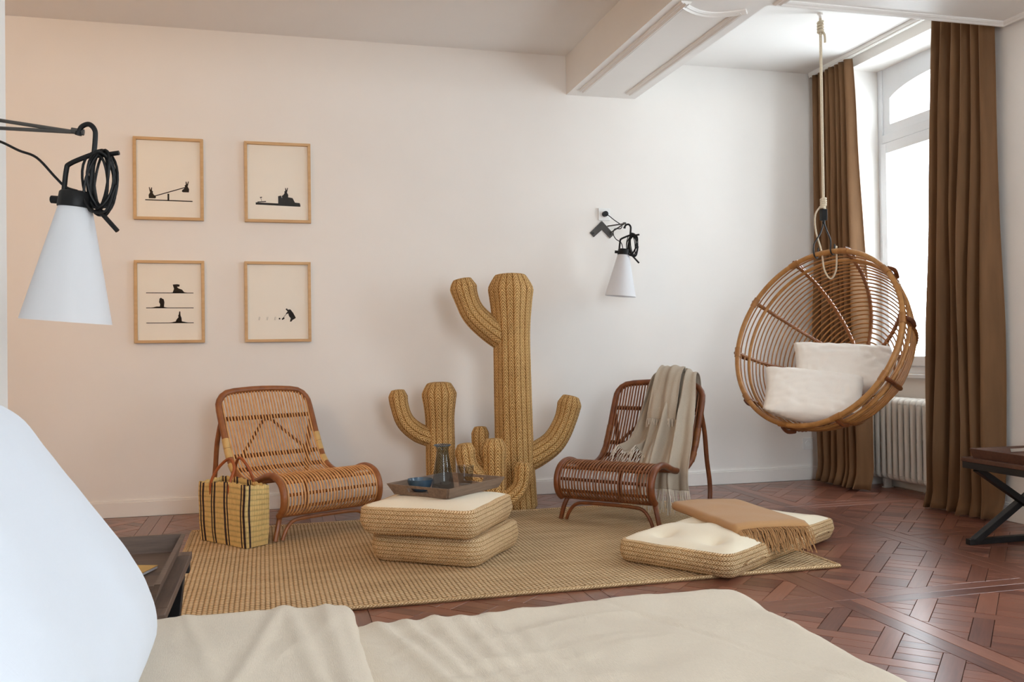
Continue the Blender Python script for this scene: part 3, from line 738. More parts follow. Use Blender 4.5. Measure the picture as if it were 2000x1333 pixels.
# ------------------------------------------------------------------ rattan lounge chairs
PROF = [(.700, .725), (.655, .62), (.600, .50), (.545, .395), (.490, .325), (.410, .285), (.310, .275), (.210, .292), (.110, .325), (.030, .333), (-.045, .305), (-.078, .245), (-.070, .18), (-.025, .138), (.04, .125)]
PP = catmull([(0, y, z) for y, z in PROF], 6)
def rattan_chair(loc, rotz, label, canem, polem, bindm, knotm):
    root = tag(empty('rattan_lounge_chair', loc, rotz), label, 'chair', 'low rattan lounge chairs on the rug')
    hw = .285
    # bent outer pole: up one side, across the rounded top, down the other
    def side(s, k): p = PP[k]; return Vector((s * hw, p.y, p.z))
    up = [side(-1, k) for k in range(78, 9, -3)]
    topz, topy = .745, .708
    arcp = [(-hw, .668, .645), (-hw + .012, .690, .70), (-hw + .06, .705, .74), (-.12, .711, .752), (0, .713, .756), (.12, .711, .752), (hw - .06, .705, .74), (hw - .012, .690, .70), (hw, .668, .645)]
    pole = up + [Vector(p) for p in arcp] + [side(1, k) for k in range(11, 79, 3)]
    MB().tube(catmull(pole, 2), .0185, 10).build('back_frame', polem, root)
    def top_at(x):
        ax = [a[0] for a in arcp]; return (x, float(np.interp(x, ax, [a[1] for a in arcp])) - .004, float(np.interp(x, ax, [a[2] for a in arcp])))
    n = 29
    for i in range(n):
        x = lerp(-hw + .022, hw - .022, i / (n - 1)); ed = max(0, (abs(x) - (hw - .085)) / .085)
        k0 = int(round(1 + 5 * ed * ed)); jx = rnd.uniform(-.0015, .0015)
        tp = top_at(x); body = [(x + jx, p.y - .006, p.z + .004) for p in PP[k0 + 1::2] + [PP[-1]]]
        body = [tp] + [q for q in body if q[2] < tp[2] - .012 or q[1] < .4]
        MB().tube(body, .0051, 6).build('cane', canem, root)
    def at(y_):  # index of profile nearest to z on the back
        return min(range(40), key=lambda k: abs(PP[k].z - y_))
    for zz in (.60, .395, .325):
        p = PP[at(zz)]
        m = MB().tube([(-hw, p.y + .014, p.z - .006), (hw, p.y + .014, p.z - .006)], .013, 8); m.build('cross_rail', knotm, root)
    # pointed arch behind the back canes
    ap = [(-.20, .40), (-.10, .50), (-.03, .572), (0, .583), (.03, .572), (.10, .50), (.20, .40)]
    MB().tube(catmull([(x, PP[at(z)].y + .010, z) for x, z in ap], 6), .008, 8, rf=lambda th, i: 1 + .2 * (i % 2)).build('arch_brace', knotm, root)
    # rails inside the seat and the roll
    for k in (44, 52, 60, 66, 72, 78):
        p = PP[k]; q = (PP[k + 1] - PP[k - 1]).normalized(); nn = Vector((0, -q.z, q.y)) * -.012 if k < 50 else Vector((0, q.z, -q.y)) * -.0
        ins = Vector((0, lerp(p.y, .02, .09 if k > 50 else 0), p.z - (.014 if k < 58 else 0)))
        MB().tube([(-hw, ins.y, ins.z), (hw, ins.y, ins.z)], .009, 8).build('seat_rail', polem, root)
    for s in (-1, 1):   # cane bindings on the frame, seat side poles
        for k in (14, 17, 23):
            p = PP[k]; q = (PP[k + 1] - PP[k - 1]).normalized()
            MB().tube([(s * hw, p.y - q.y * .028, p.z - q.z * .028), (s * hw, p.y + q.y * .028, p.z + q.z * .028)], .0205, 10).build('pole_binding', bindm, root)
        # rear leg: from the back frame down and back to the floor
        MB().tube(catmull([(s * hw, .645, .585), (s * (hw + .004), .690, .46), (s * (hw + .006), .715, .30), (s * (hw + .012), .745, .14), (s * (hw + .012), .735, .011)], 6), .0145, 8).build('leg', polem, root)
        # front leg, splayed
        MB().tube(catmull([(s * (hw - .03), .02, .155), (s * (hw - .005), -.004, .09), (s * (hw + .016), -.010, .011)], 5), .0135, 8).build('leg', polem, root)
    MB().tube([(-hw + .01, 0, .135), (hw - .01, 0, .135)], .012, 8).build('front_rail', polem, root)
    f = hw - .022
    MB().tube(catmull([(-f, -.014, .011), (-f + .022, -.012, .06), (-f + .06, -.008, .098), (-f + .12, -.006, .108), (0, -.006, .110), (f - .12, -.006, .108), (f - .06, -.008, .098), (f - .022, -.012, .06), (f, -.014, .011)], 5), .010, 8).build('arch_foot', polem, root)
    return root
chair_l = rattan_chair((.245, 4.890, .006), math.radians(27.6), 'honey coloured rattan lounge chair behind the striped straw bag', 'cane_light', 'pole_light', 'bind_light', 'knot')
chair_r = rattan_chair((1.757, 4.672, .006), math.radians(-47.4), 'dark rattan lounge chair with a fringed throw over its back', 'cane_dark', 'pole_dark', 'cane_dark', 'knot')

# throw over the right chair (in the chair's own frame, then placed like the chair)
thr = tag(empty('fringed_throw', (1.757, 4.672, 0), math.radians(-47.4)), 'greige fringed wool throw draped over the darker rattan chair', 'throw')
def path_at(pts, t):
    t = max(0, min(1, t)) * (len(pts) - 1); i = min(len(pts) - 2, int(t)); return pts[i].lerp(pts[i + 1], t - i)
def drape(name, pts, x0f, x1f, folds, amp, seed, ny=70, nx=56, fr_len=.05, fr_n=60, lift=.014):
    Pth = catmull(pts, 8)
    def f(u, v):
        p = path_at(Pth, v); a = path_at(Pth, v + .02); b = path_at(Pth, v - .02); t = (a - b).normalized(); nn = Vector((0, t.z, -t.y))
        if nn.y > 0 and v > .35: nn = -nn
        x = lerp(x0f(v), x1f(v), u)
        w = math.sin(folds * 2 * PI * u + 1.3 * math.sin(3 * v + seed) + seed) + .45 * math.sin(folds * 4.3 * PI * u + 2 * v + seed * 2)
        k = amp * min(1, .35 + abs(v - .22) * 2.2)
        q = p + nn * (lift + k * (.8 + w * .6) + .006 * nz(u * 6, v * 6, seed)); return (x + .25 * k * math.cos(folds * 2 * PI * u + seed), q.y, q.z)
    MB().grid(f, nx, ny, us=.5, vs_=1).build(name, 'throw_grey', thr, solid=.004, ang=80)
    fm = MB(); r = random.Random(seed + 5)
    for i in range(fr_n):
        u = (i + .5) / fr_n; p = Vector(f(u, 1.0)); q = Vector(f(u, .97)); d = (p - q); d.normalize()
        d = (d + Vector((r.uniform(-.3, .3), r.uniform(-.2, .2), -.8))).normalized(); L = fr_len * r.uniform(.7, 1.15)
        fm.tube([p, p + d * L * .5 + Vector((r.uniform(-.004, .004), r.uniform(-.004, .004), 0)), p + d * L * .8 + Vector((r.uniform(-.008, .008), r.uniform(-.008, .008), -L * .25))], .0022, 4)
    tag(fm.build('fringe', 'throw_fringe', thr), kind='stuff')
drape('throw_cloth', [(0, .745, .60), (0, .735, .70), (0, .715, .780), (0, .675, .765), (0, .625, .64), (0, .56, .50), (0, .48, .40), (0, .41, .36), (0, .345, .345)],
      lambda v: lerp(.0, -.13, max(0, (v - .22) / .78)), lambda v: lerp(.20, .16, v), 2.5, .032, 1, fr_len=.08)
drape('throw_cloth', [(0, .75, .55), (0, .735, .70), (0, .715, .786), (0, .665, .765), (0, .60, .65), (0, .53, .55), (0, .46, .46), (0, .40, .40), (0, .33, .33), (0, .27, .25), (0, .25, .18)],
      lambda v: lerp(.06, .06, v), lambda v: lerp(.24, .38, max(0, (v - .22) / .78)), 2.4, .044, 4, fr_len=.12, fr_n=90, lift=.024)
drape('throw_cloth', [(0, .74, .62), (0, .735, .70), (0, .712, .795), (0, .655, .775), (0, .60, .69), (0, .555, .60), (0, .53, .535)],
      lambda v: lerp(.03, .015, v), lambda v: lerp(.16, .20, v), 1.6, .012, 7, fr_len=.05, fr_n=34, lift=.055)

# ------------------------------------------------------------------ straw bag
A = Vector((-.385, 4.925, 0)); d1 = Vector((.62, -.785, 0)).normalized(); bag_ang = math.atan2(d1.y, d1.x)
BL, BW, BH = .375, .125, .305
bag = tag(empty('straw_bag', (A.x, A.y, .0155), bag_ang), 'straw shopping bag with dark stripes and tan leather handles', 'bag')
# outline of the rectangular bag, x 0..BL along the near face, y 0..BW towards the back
stripes = [.012, .036, .108, .130, .215, .237, .342, .366]
def bagwall():
    m = MB(); N1, N2 = 75, 25; loop = []
    for i in range(N1): loop.append((BL * i / N1, 0, BL * i / N1))
    for i in range(N2): loop.append((BL, BW * i / N2, BL + BW * i / N2))
    for i in range(N1): loop.append((BL * (1 - i / N1), BW, BL + BW + BL * i / N1))
    for i in range(N2): loop.append((0, BW * (1 - i / N2), 2 * BL + BW + BW * i / N2))
    n = len(loop); R_ = 14
    for j in range(R_ + 1):
        z = BH * j / R_
        for k, (x, y, s) in enumerate(loop):
            t = j / R_; sag = .018 * math.sin(PI * t) ; cx, cy = x - BL / 2, y - BW / 2
            ex = 1 + .02 * t; ox = cx * ex; oy = cy * (1 + .12 * t + .10 * math.sin(PI * t))
            m.v.append((ox + BL / 2 + .004 * nz(s * 9, z * 9), oy + BW / 2 + .005 * nz(s * 7, z * 8, 5), z * (1 - .03 * math.cos(s * 12) * t) + (.003 * math.sin(s * 160) if j == R_ else 0)))
    for j in range(R_):
        for k in range(n):
            k2 = (k + 1) % n; s = loop[k][2]; x = loop[k][0]
            fb = (k < N1 or N1 + N2 <= k < 2 * N1 + N2)
            m.cur = 1 if (fb and any(abs(x - q) < .0065 for q in stripes)) or (not fb and k < N1 + N2 and abs(loop[k][1] - .018) < .006) else 0
            s2 = s + (2 * (BL + BW)) / n
            m.face((j * n + k, j * n + k2, (j + 1) * n + k2, (j + 1) * n + k), [(s, BH * j / R_), (s2, BH * j / R_), (s2, BH * (j + 1) / R_), (s, BH * (j + 1) / R_)])
    m.cur = 0; m.face(list(reversed(range(n))))
    return m
bagwall().build('bag_body', ['straw', 'strawdark'], bag, solid=.006, ang=60)
for fy, lean in ((-.006, .05), (BW + .012, -.03)):
    hp = catmull([(.095, fy, BH - .065), (.10, fy - .002, BH + .0), (.125, fy + lean * .5, BH + .07), (.18, fy + lean, BH + .115), (.235, fy + lean * .8, BH + .075), (.25, fy, BH + .0), (.248, fy, BH - .065)], 6)
    hd = MB().tube(hp, .0075, 8).build('handle', 'leather', bag)
    for x in (.095, .248): MB().box((x, fy, BH - .06), (.024, .012, .055)).build('handle_tab', 'leather', hd, smooth=False, bevel=.006)

# ------------------------------------------------------------------ floor cushions
def sbox_ring(w, d, r, n=12):
    pts = []
    for cx, cy, a0 in ((w / 2 - r, d / 2 - r, 0), (-w / 2 + r, d / 2 - r, PI / 2), (-w / 2 + r, -d / 2 + r, PI), (w / 2 - r, -d / 2 + r, 3 * PI / 2)):
        for k in range(n + 1): a = a0 + PI / 2 * k / n; pts.append((cx + r * math.cos(a), cy + r * math.sin(a)))
    # even out long sides
    out = []
    for i in range(len(pts)):
        p, q = pts[i], pts[(i + 1) % len(pts)]; L = math.hypot(q[0] - p[0], q[1] - p[1]); k = max(1, int(L / .03))
        for j in range(k): out.append((lerp(p[0], q[0], j / k), lerp(p[1], q[1], j / k)))
    return out
def cushion(root, w, d, h, r, sidemat, topmat, seed, tufts=(), bulge=.012, slump=None, crown=.02):
    ring = sbox_ring(w, d, r); n = len(ring); m = MB(); per = [0]
    for i in range(n): q = ring[(i + 1) % n]; per.append(per[-1] + math.hypot(q[0] - ring[i][0], q[1] - ring[i][1]))
    SL = slump or (lambda x, y: 0)
    prof = [(-.030, .0), (-.012, .012), (.0, .03), (bulge, .5), (.004, .93), (-.010, .985), (-.022, 1.0)]
    lv = []
    for k, (off, t) in enumerate(prof):
        z = h * t if t > .2 else t if t <= .03 else h * t
        row = []
        for i, (x, y) in enumerate(ring):
            L = math.hypot(x, y); sx, sy = x / L, y / L; o_ = off + .006 * nz(x * 6 + seed, y * 6, t * 3) + .0016 * math.sin(t * 40)
            row.append((x + sx * o_, y + sy * o_, max(.0, z) + SL(x, y) * (1 if t > .02 else 1) + .004 * nz(x * 8, y * 8, seed) * t))
        lv.append(row)
    # refine vertical profile
    rows = []
    for k in range(len(lv) - 1):
        for j in range(3): rows.append([tuple(lerp(a[c], b[c], j / 3) for c in range(3)) for a, b in zip(lv[k], lv[k + 1])])
    rows.append(lv[-1]); zz = np.linspace(0, h, len(rows))
    for r_ in rows: m.v += r_
    for k in range(len(rows) - 1):
        for i in range(n):
            i2 = (i + 1) % n; m.face((k * n + i, k * n + i2, (k + 1) * n + i2, (k + 1) * n + i), [(rows[k][0][2] * 1.0, per[i]), (rows[k][0][2], per[i + 1]), (rows[k + 1][0][2], per[i + 1]), (rows[k + 1][0][2], per[i])])
    m.face(list(reversed(range(n))))
    m.build('braided_side', sidemat, root, ang=60)
    t = MB(); NR = 26; top = rows[-1]
    for k in range(NR + 1):
        f = 1 - k / NR
        for i in range(n):
            x, y, z = top[i]; px, py = x * f, y * f
            if f == 0: px, py = 0, 0
            hh = crown * (1 - f ** 4) - sum(.068 * math.exp(-math.hypot(px - a, py - b) / .055) for a, b in tufts) * (1 - f ** 8)
            t.v.append((px, py, h + (z - h) * f ** 6 * 0 + SL(px, py) + hh + .003 * nz(px * 9, py * 9, seed)))
    for k in range(NR):
        for i in range(n):
            i2 = (i + 1) % n; t.face((k * n + i, k * n + i2, (k + 1) * n + i2, (k + 1) * n + i))
    tp_ = t.build('canvas_top', topmat, root, ang=80)
    for a, b in tufts: MB().lathe([(.006, 0), (.005, .003), (0, .004)], 10, (a, b, h + SL(a, b) + crown - .067)).build('tuft_button', topmat, tp_)
G = 'square braided jute floor cushions, stacked'
po = tag(empty('floor_cushion', (.775, 4.245, .0118), math.radians(-36)), 'lower square braided jute floor cushion of the stack', 'cushion', G)
cushion(po, .54, .53, .128, .07, 'jute', 'jute', 1)
po = tag(empty('floor_cushion', (.728, 4.195, .150), math.radians(-33)), 'upper braided jute floor cushion with cream top, under the tray', 'cushion', G)
cushion(po, .55, .54, .125, .05, 'jute', 'futon', 2)
MTC = (2.085, 3.905)
tuf = [(x, y) for x in (-.40, -.135, .135, .40) for y in (-.125, .125)]
fu = tag(empty('tufted_floor_mattress', (MTC[0], MTC[1], .0118), math.radians(33.8)), 'long tufted cream mattress with braided jute sides on the floor', 'floor mattress')
cushion(fu, 1.09, .56, .102, .05, 'jute', 'futon', 3, tuf, .008, None, .060)
for x in (-.34, .34): MB().tube(catmull([(x - .09, -.293, .05), (x - .05, -.303, .062), (x + .05, -.303, .062), (x + .09, -.293, .05)], 5), .006, 8).build('side_handle', 'jute', fu)

# camel throw on the mattress
ct = tag(empty('folded_throw', (2.12, 3.95, .150), math.radians(-4)), 'folded camel wool throw with fringe lying across the tufted mattress', 'throw')
def fold_sheet(w, zt, zb, seed):
    rr = (zt - zb) / 2; prof = [(lerp(w / 2, -w / 2 + rr, k / 12), zt) for k in range(13)]
    prof += [(-w / 2 + rr - rr * math.sin(a), (zt + zb) / 2 + rr * math.cos(a)) for a in [PI * k / 8 for k in range(1, 8)]]
    prof += [(lerp(-w / 2 + rr, w / 2, k / 12), zb) for k in range(13)]
    def f(u, v):
        i = u * (len(prof) - 1); k = min(len(prof) - 2, int(i)); x = lerp(prof[k][0], prof[k + 1][0], i - k); z = lerp(prof[k][1], prof[k + 1][1], i - k)
        y = lerp(.30, -.36, v); over = max(0, -.325 - y)
        return (x + .05 * (v - .5) + .006 * nz(v * 6, seed), y, z - over * .5 + .004 * nz(x * 9, v * 5, seed) - .010 * (1 - math.cos(x * 7)))
    return MB().grid(f, 60, 36), f
for k, (w, zt, zb) in enumerate(((.345, .040, .0), (.325, .027, .012))):
    m, f = fold_sheet(w, zt, zb, k + 2); cl = m.build('folded_cloth', 'throw_camel', ct, solid=.007, ang=80)
    fm = MB(); r = random.Random(k)
    for i in range(110):
        p = Vector(f((i + .5) / 110, 1)); L = r.uniform(.055, .08)
        fm.tube([p, p + Vector((r.uniform(-.004, .008), -.025, -.010)), p + Vector((r.uniform(.0, .02), -.045, -L * .9))], .0022, 4)
    tag(fm.build('fringe', 'throw_camel', ct), kind='stuff')

# ------------------------------------------------------------------ trays, carafe, bowl, tumblers
def tray(root, w, d, h, flare, t, mat, slots='x', prefix=''):
    """four flared boards round a base; the slotted pair has a hand hole"""
    MB().box((0, 0, t / 2), (w, d, t)).build('tray_base', mat, root, smooth=False)
    def wall(ax, s, slot):
        L = (d if ax == 'x' else w); half = (w if ax == 'x' else d) / 2
        def T(a, z, o):                      # along, height, outward
            along = a * (1 + 2 * flare * z / L); out = half + flare * z + o
            return (s * out, along, z) if ax == 'x' else (along, s * out, z)
        m = MB(); parts_ = [(-L / 2, L / 2, 0, h)]
        if slot:
            q = .055; parts_ = [(-L / 2, -q, 0, h), (q, L / 2, 0, h), (-q, q, 0, h * .35), (-q, q, h * .75, h)]
        for a0, a1, z0, z1 in parts_:
            b = len(m.v)
            for o_ in (0, t):
                for a, z in ((a0, z0), (a1, z0), (a1, z1), (a0, z1)): m.v.append(T(a, z, o_))
            for k in ((0, 1, 2, 3), (7, 6, 5, 4), (0, 4, 5, 1), (1, 5, 6, 2), (2, 6, 7, 3), (3, 7, 4, 0)): m.face([b + i for i in k])
        m.build('tray_side', mat, root, smooth=False)
    for s in (-1, 1): wall('x', s, slots == 'x'); wall('y', s, slots == 'y')
tz = .150 + .125 + .021
ty = tag(empty('serving_tray', (.79, 4.315, tz), math.radians(42)), 'weathered wooden serving tray on the cushion stack', 'tray')
tray(ty, .40, .31, .05, .5, .008, 'weathered', 'x')
car = tag(empty('glass_carafe', (.752, 4.215, tz + .0085)), 'tall smoked glass carafe on the serving tray', 'carafe')
cp = [(0, .0), (.046, .0), (.053, .006), (.054, .02), (.046, .08), (.036, .14), (.029, .18), (.027, .20), (.031, .212), (.040, .222)]
MB().lathe(cp + [(r - .0022 if r else 0, z + (.004 if z < .03 else 0)) for r, z in reversed(cp)], 40).build('carafe_body', 'smoke', car)
MB().tube([(.0395 * math.cos(a), .0395 * math.sin(a), .222) for a in [2 * PI * k / 32 for k in range(32)]], .0022, 6, True).build('carafe_lip', 'bowl', car)
def tumbler(x, y, label, s=1):
    g = tag(empty('glass_tumbler', (x, y, tz + .0085)), label, 'glass')
    pf = [(0, .0), (.030, .0), (.033, .004), (.042, .105)]; pf = [(r * s, z * s) for r, z in pf]
    MB().lathe(pf + [(.0405 * s, .105 * s), (.031 * s, .014 * s), (0, .012 * s)], 32).build('glass_body', 'clear', g)
tumbler(.885, 4.335, 'smoky glass tumbler right of the carafe on the tray')
bo = tag(empty('ceramic_bowl', (.655, 4.285, tz + .0085)), 'blue glazed bowl left of the carafe on the tray', 'bowl')
bp = [(0, .0), (.030, .0), (.036, .004), (.052, .022), (.060, .045), (.062, .056)]
MB().lathe(bp + [(.058, .056), (.054, .040), (.042, .018), (.0, .008)], 36).build('bowl_body', 'bowl', bo)
MB().tube([(.060 * math.cos(a), .060 * math.sin(a), .056) for a in [2 * PI * k / 32 for k in range(32)]], .002, 6, True).build('bowl_rim', 'bowl', bo)

# tray tables with crossed legs
def tray_table(loc, rotz, label, wood_, w=.62, d=.62):
    r = tag(empty('tray_table', loc, rotz), label, 'side table', 'folding tray tables with crossed black legs')
    hz = .40
    for s in (-1, 1):
        y = s * (d / 2 - .03)
        MB().bar((-w / 2 + .03, y, .012), (w / 2 - .03, y, hz - .03), .03, .036, (0, 1, 0)).build('crossed_leg', 'blackmetal', r, smooth=False, bevel=.002)
        MB().bar((w / 2 - .03, y - s * .0315, .012), (-w / 2 + .03, y - s * .0315, hz - .03), .03, .036, (0, 1, 0)).build('crossed_leg', 'blackmetal', r, smooth=False, bevel=.002)
        MB().bx(-w / 2, w / 2, y - .016, y + .016, 0, .028).build('foot_bar', 'blackmetal', r, smooth=False, bevel=.002)
        MB().bx(s * (w / 2 - .034), s * w / 2, -d / 2, d / 2, hz - .03, hz + .002).build('top_bar', 'blackmetal', r, smooth=False, bevel=.002)
    for s in (-1, 1):
        MB().bx(s * (w / 2 - .05), s * (w / 2 + .004), -d / 2 - .004, d / 2 + .004, hz + .002, hz + .022).build('table_rim', wood_, r, smooth=False, bevel=.002)
        MB().bx(-w / 2 + .05, w / 2 - .05, s * (d / 2 - .05), s * (d / 2 + .004), hz + .002, hz + .022).build('table_rim', wood_, r, smooth=False, bevel=.002)
    return r
tt = tray_table((3.535, 3.405, 0), 0, 'dark tray table with crossed black legs at the right wall', 'darktray')
t2 = tag(empty('butler_tray', (3.535, 3.405, .423)), 'dark brown wooden tray on the table at the right wall', 'tray')
tray(t2, .54, .54, .042, .25, .012, 'darktray', 'y')
tray_table((-.4675, 2.35, 0), PI / 2, 'tray table beside the bed under the foreground lamp', 'traywood', .62, .46)
t3 = tag(empty('butler_tray', (-.4675, 2.35, .423)), 'grey-brown wooden tray beside the bed holding a booklet', 'tray')
tray(t3, .38, .52, .055, .35, .012, 'traywood', 'y')
bk = tag(empty('booklet', (-.40, 2.34, .437), math.radians(-20)), 'small yellow booklet with curled white page in the bedside tray', 'booklet')
MB().bx(-.075, .075, -.105, .105, 0, .006).build('pages', 'page', bk, smooth=False)
MB().bx(-.076, .076, -.106, .106, .006, .0075).build('cover', 'cover', bk, smooth=False)
MB().grid(lambda u, v: (lerp(-.07, .09, u), -.106 - .022 * v, .006 + .03 * v * v + .01 * u), 6, 6).build('curled_page', 'page', bk, solid=.001)

# ------------------------------------------------------------------ hanging basket chair
hc_c = Vector((3.015, 4.63, 1.027)); ha, hb, HR, HE, HD = 1.18, .375, .533, 1.02, .52
hn = Vector((-math.cos(hb) * math.sin(ha), -math.cos(hb) * math.cos(ha), math.sin(hb)))
hu = Vector((0, 0, 1)).cross(hn).normalized(); hv = hn.cross(hu)
hang = hc_c + HR * (math.cos(math.radians(96)) * hu + HE * math.sin(math.radians(96)) * hv)
hc = tag(empty('hanging_basket_chair', hc_c[:]), 'round rattan basket chair hung on a rope by the window', 'hanging chair')
def bowl_pt(th, ph, off=0):
    r = (HR + off) * math.cos(ph) ** .85 if ph < PI / 2 - .001 else 0
    p = hu * (r * math.cos(th)) + hv * (HE * r * math.sin(th)) - hn * ((HD + off) * math.sin(ph)); return p
def ring(ph, r, name, mat, off=0, n=72, seg=8, wob=0):
    MB().tube([bowl_pt(2 * PI * k / n, ph, off + wob * nz(k * .3, ph * 9)) for k in range(n)], r, seg, True).build(name, mat, hc)
ring(0, .0148, 'rim', 'basket', 0, 96, 12)
ring(.20, .0105, 'hoop', 'basket', -.004, 96, 10)
for k in range(2): ring(.065 + .065 * k, .0045, 'ring', 'basket_thin', 0, 72, 6, .004)
NR_ = 23
for k in range(NR_): ring(.265 + 1.17 * k / (NR_ - 1), .0045, 'ring', 'basket_thin', 0, 72, 6, .004)
NRIB = 10
for k in range(NRIB):
    th = 2 * PI * (k + .28) / NRIB
    P = [bowl_pt(th, 1.5 * i / 48, .004) for i in range(49)]
    MB().tube(P, .0095, 8, rf=lambda a, i: 1.0 + .45 * (i % 2)).build('wrapped_rib', 'rib', hc)
    c = bowl_pt(th, 0); t = (bowl_pt(th + .05, 0) - c).normalized()
    MB().tube([c - t * .03, c + t * .03], .0185, 10).build('rim_binding', 'basket_thin', hc)
    o_ = bowl_pt(th, .03, .02); MB().tube(catmull([bowl_pt(th, .0, .016), bowl_pt(th, .10, .030), bowl_pt(th, .22, .018)], 4), .012, 8).build('rib_knot', 'knot', hc)
ap = Vector((hang.x, hang.y, 1.715)) - hc_c; hh = hang - hc_c
tdir = (bowl_pt(math.radians(90), 0) - bowl_pt(math.radians(102), 0)).normalized()
for s in (-1, 1):
    b = hh + tdir * s * .055
    MB().tube(catmull([ap, ap * .6 + (b + Vector((0, 0, .03))) * .4, b + Vector((0, 0, .055)) - hn * .0 + hn * .018, b + hn * .022 + Vector((0, 0, -.005)), b + Vector((0, 0, -.022)), b - hn * .022, b - hn * .024 + Vector((0, 0, .05))], 5), .0045, 8).build('hook', 'blackmetal', hc)
MB().tube([ap + Vector((0, 0, -.012)), ap + Vector((0, 0, .006))], .009, 8).box(ap + Vector((0, 0, .042)), (.036, .030, .068)).build('swivel', 'black', hc, smooth=False, bevel=.003)
rp = MB(); topz = ZC - hc_c.z
rp.tube([Vector((ap.x, ap.y, ap.z + .12)), Vector((ap.x, ap.y, topz - .03))], .0085, 8).build('rope', 'rope', hc)
def knot(c, r, h, name='rope_knot'):
    m = MB(); P = []
    for k in range(64): t = k / 63; a = t * 2 * PI * 4; P.append((c.x + r * math.cos(a), c.y + r * math.sin(a), c.z + h * (t - .5)))
    m.tube(P, .0085, 8).build(name, 'rope', hc)
knot(Vector((ap.x, ap.y, topz - .085)), .013, .07); knot(Vector((ap.x, ap.y, ap.z + .115)), .012, .05)
MB().tube(catmull([(ap.x, ap.y, topz - .1), (ap.x + .02, ap.y - .01, topz - .13), (ap.x + .022, ap.y - .012, topz - .18)], 5), .007, 8).build('rope_tail', 'rope', hc)
MB().tube(catmull([(ap.x, ap.y, ap.z + .1), (ap.x - .012, ap.y + .016, ap.z + .09), (ap.x - .012, ap.y - .016, ap.z + .085), (ap.x + .012, ap.y, ap.z + .075)], 5), .007, 8).build('rope_loop', 'rope', hc)
MB().tube(catmull([(ap.x, ap.y, ap.z + .11), (ap.x - .035, ap.y + .03, ap.z + .05), (ap.x - .028, ap.y + .04, ap.z - .05), (hh.x - .0, hh.y + .03, hh.z + .02), (hh.x + .02, hh.y + .03, hh.z - .10), (hh.x + .05, hh.y + .01, hh.z - .155), (hh.x + .06, hh.y - .03, hh.z - .10), (hh.x + .05, hh.y - .05, hh.z + .022), (hh.x + .03, hh.y - .08, hh.z + .02)], 6), .005, 8).build('rope_tail', 'rope', hc)
MB().lathe([(.016, topz), (.016, topz - .012), (.008, topz - .014), (.008, topz - .035), (0, topz - .036)], 16, (ap.x, ap.y, 0)).build('ceiling_hook', 'trim', hc)

def pillow(name, parent, w, h, t, mat, seed, mtx=None, nu=44, nv=36, wr=.006, pinch=.06):
    m = MB()
    for s in (-1, 1):
        def f(a, b):
            u, v = a * 2 - 1, b * 2 - 1
            u = math.copysign(abs(u) ** .8, u); v = math.copysign(abs(v) ** .8, v)
            x = w / 2 * u * (1 - pinch * (1 - v * v) * u * u); y = h / 2 * v * (1 - pinch * (1 - u * u) * v * v)
            th = (max(0, 1 - u ** 4) * max(0, 1 - v ** 4)) ** .42
            z = s * (t / 2) * th * (1 + .10 * nz(u * 1.5, v * 1.5, seed)) + wr * th * nz(u * 5 + seed, v * 5, s) + wr * .6 * th * nz(u * 11, v * 4, seed * 3 + s)
            p = Vector((x, y, z)); return (mtx @ p)[:] if mtx else p[:]
        m.grid(f, nu, nv, flip=(s < 0), us=w, vs_=h)
    o = m.build(name, mat, parent, ang=180)
    md = o.modifiers.new('weld', 'WELD'); md.merge_threshold = .0004
    return o
def frame(x, z):                                  # axes from an exact x and an approximate z
    x = x.normalized(); z = (z - x * z.dot(x)).normalized(); y = z.cross(x); return Matrix((x, y, z)).transposed().to_4x4()
p_back = pillow('throw_pillow', None, .58, .34, .15, 'cushion', 3, wr=.010); p_front = pillow('throw_pillow', None, .56, .37, .16, 'cushion', 9, wr=.010)
p_back.matrix_world = Matrix.Translation((3.245, 4.675, .840)) @ frame(CR - CU * .05 - F0 * .25, hn * .5 + Vector((0, 0, .5)) - F0 * .5)
p_front.matrix_world = Matrix.Translation((2.975, 4.585, .682)) @ frame(CR - CU * .10 - F0 * .28, hn * .3 + Vector((0, 0, .70)) - F0 * .65)
for pw in (p_back, p_front):                       # cushions give way where they press against the basket
    mw = pw.matrix_world.copy(); mi = mw.inverted()
    for vtx in pw.data.vertices:
        p = mw @ vtx.co - hc_c
        for _ in range(60):
            d_ = -p.dot(hn); r_ = math.hypot(p.dot(hu), p.dot(hv) / HE)
            if (max(0, d_) / HD) ** 2 + (r_ / HR) ** 2.35 <= .88: break
            p *= .985
        vtx.co = mi @ (p + hc_c)
tag(p_back, 'white rectangular pillow at the back of the hanging basket', 'pillow', 'pillows in the hanging chair'); tag(p_front, 'cream rectangular pillow at the front of the hanging basket', 'pillow', 'pillows in the hanging chair')

# ------------------------------------------------------------------ unseen paper lantern, added for warm light, left of the bed wall
def lanternmat():
    M = Mat('lit_paper'); M.col(srgb(250, 236, 210)); M.rough(.8, .1)
    M.b.inputs['Emission Color'].default_value = (1.0, .60, .28, 1); M.b.inputs['Emission Strength'].default_value = 11; return M.m
MT['lantern'] = lanternmat()
ln = tag(empty('fill_lantern', (-1.75, 3.14, 2.15)), 'unseen round paper lantern added for warm light from the left', 'lamp')
MB().lathe([(.26 * math.sin(PI * k / 24) * (1 + .02 * (k % 2)) + .01, -.26 * math.cos(PI * k / 24)) for k in range(25)], 40).build('paper_shade', 'lantern', ln)
MB().tube([(0, 0, .25), (0, 0, ZC - 2.15 - .03)], .004, 6).lathe([(.05, ZC - 2.15), (.045, ZC - 2.18), (0, ZC - 2.185)], 20).build('cord_and_rose', 'trim', ln)

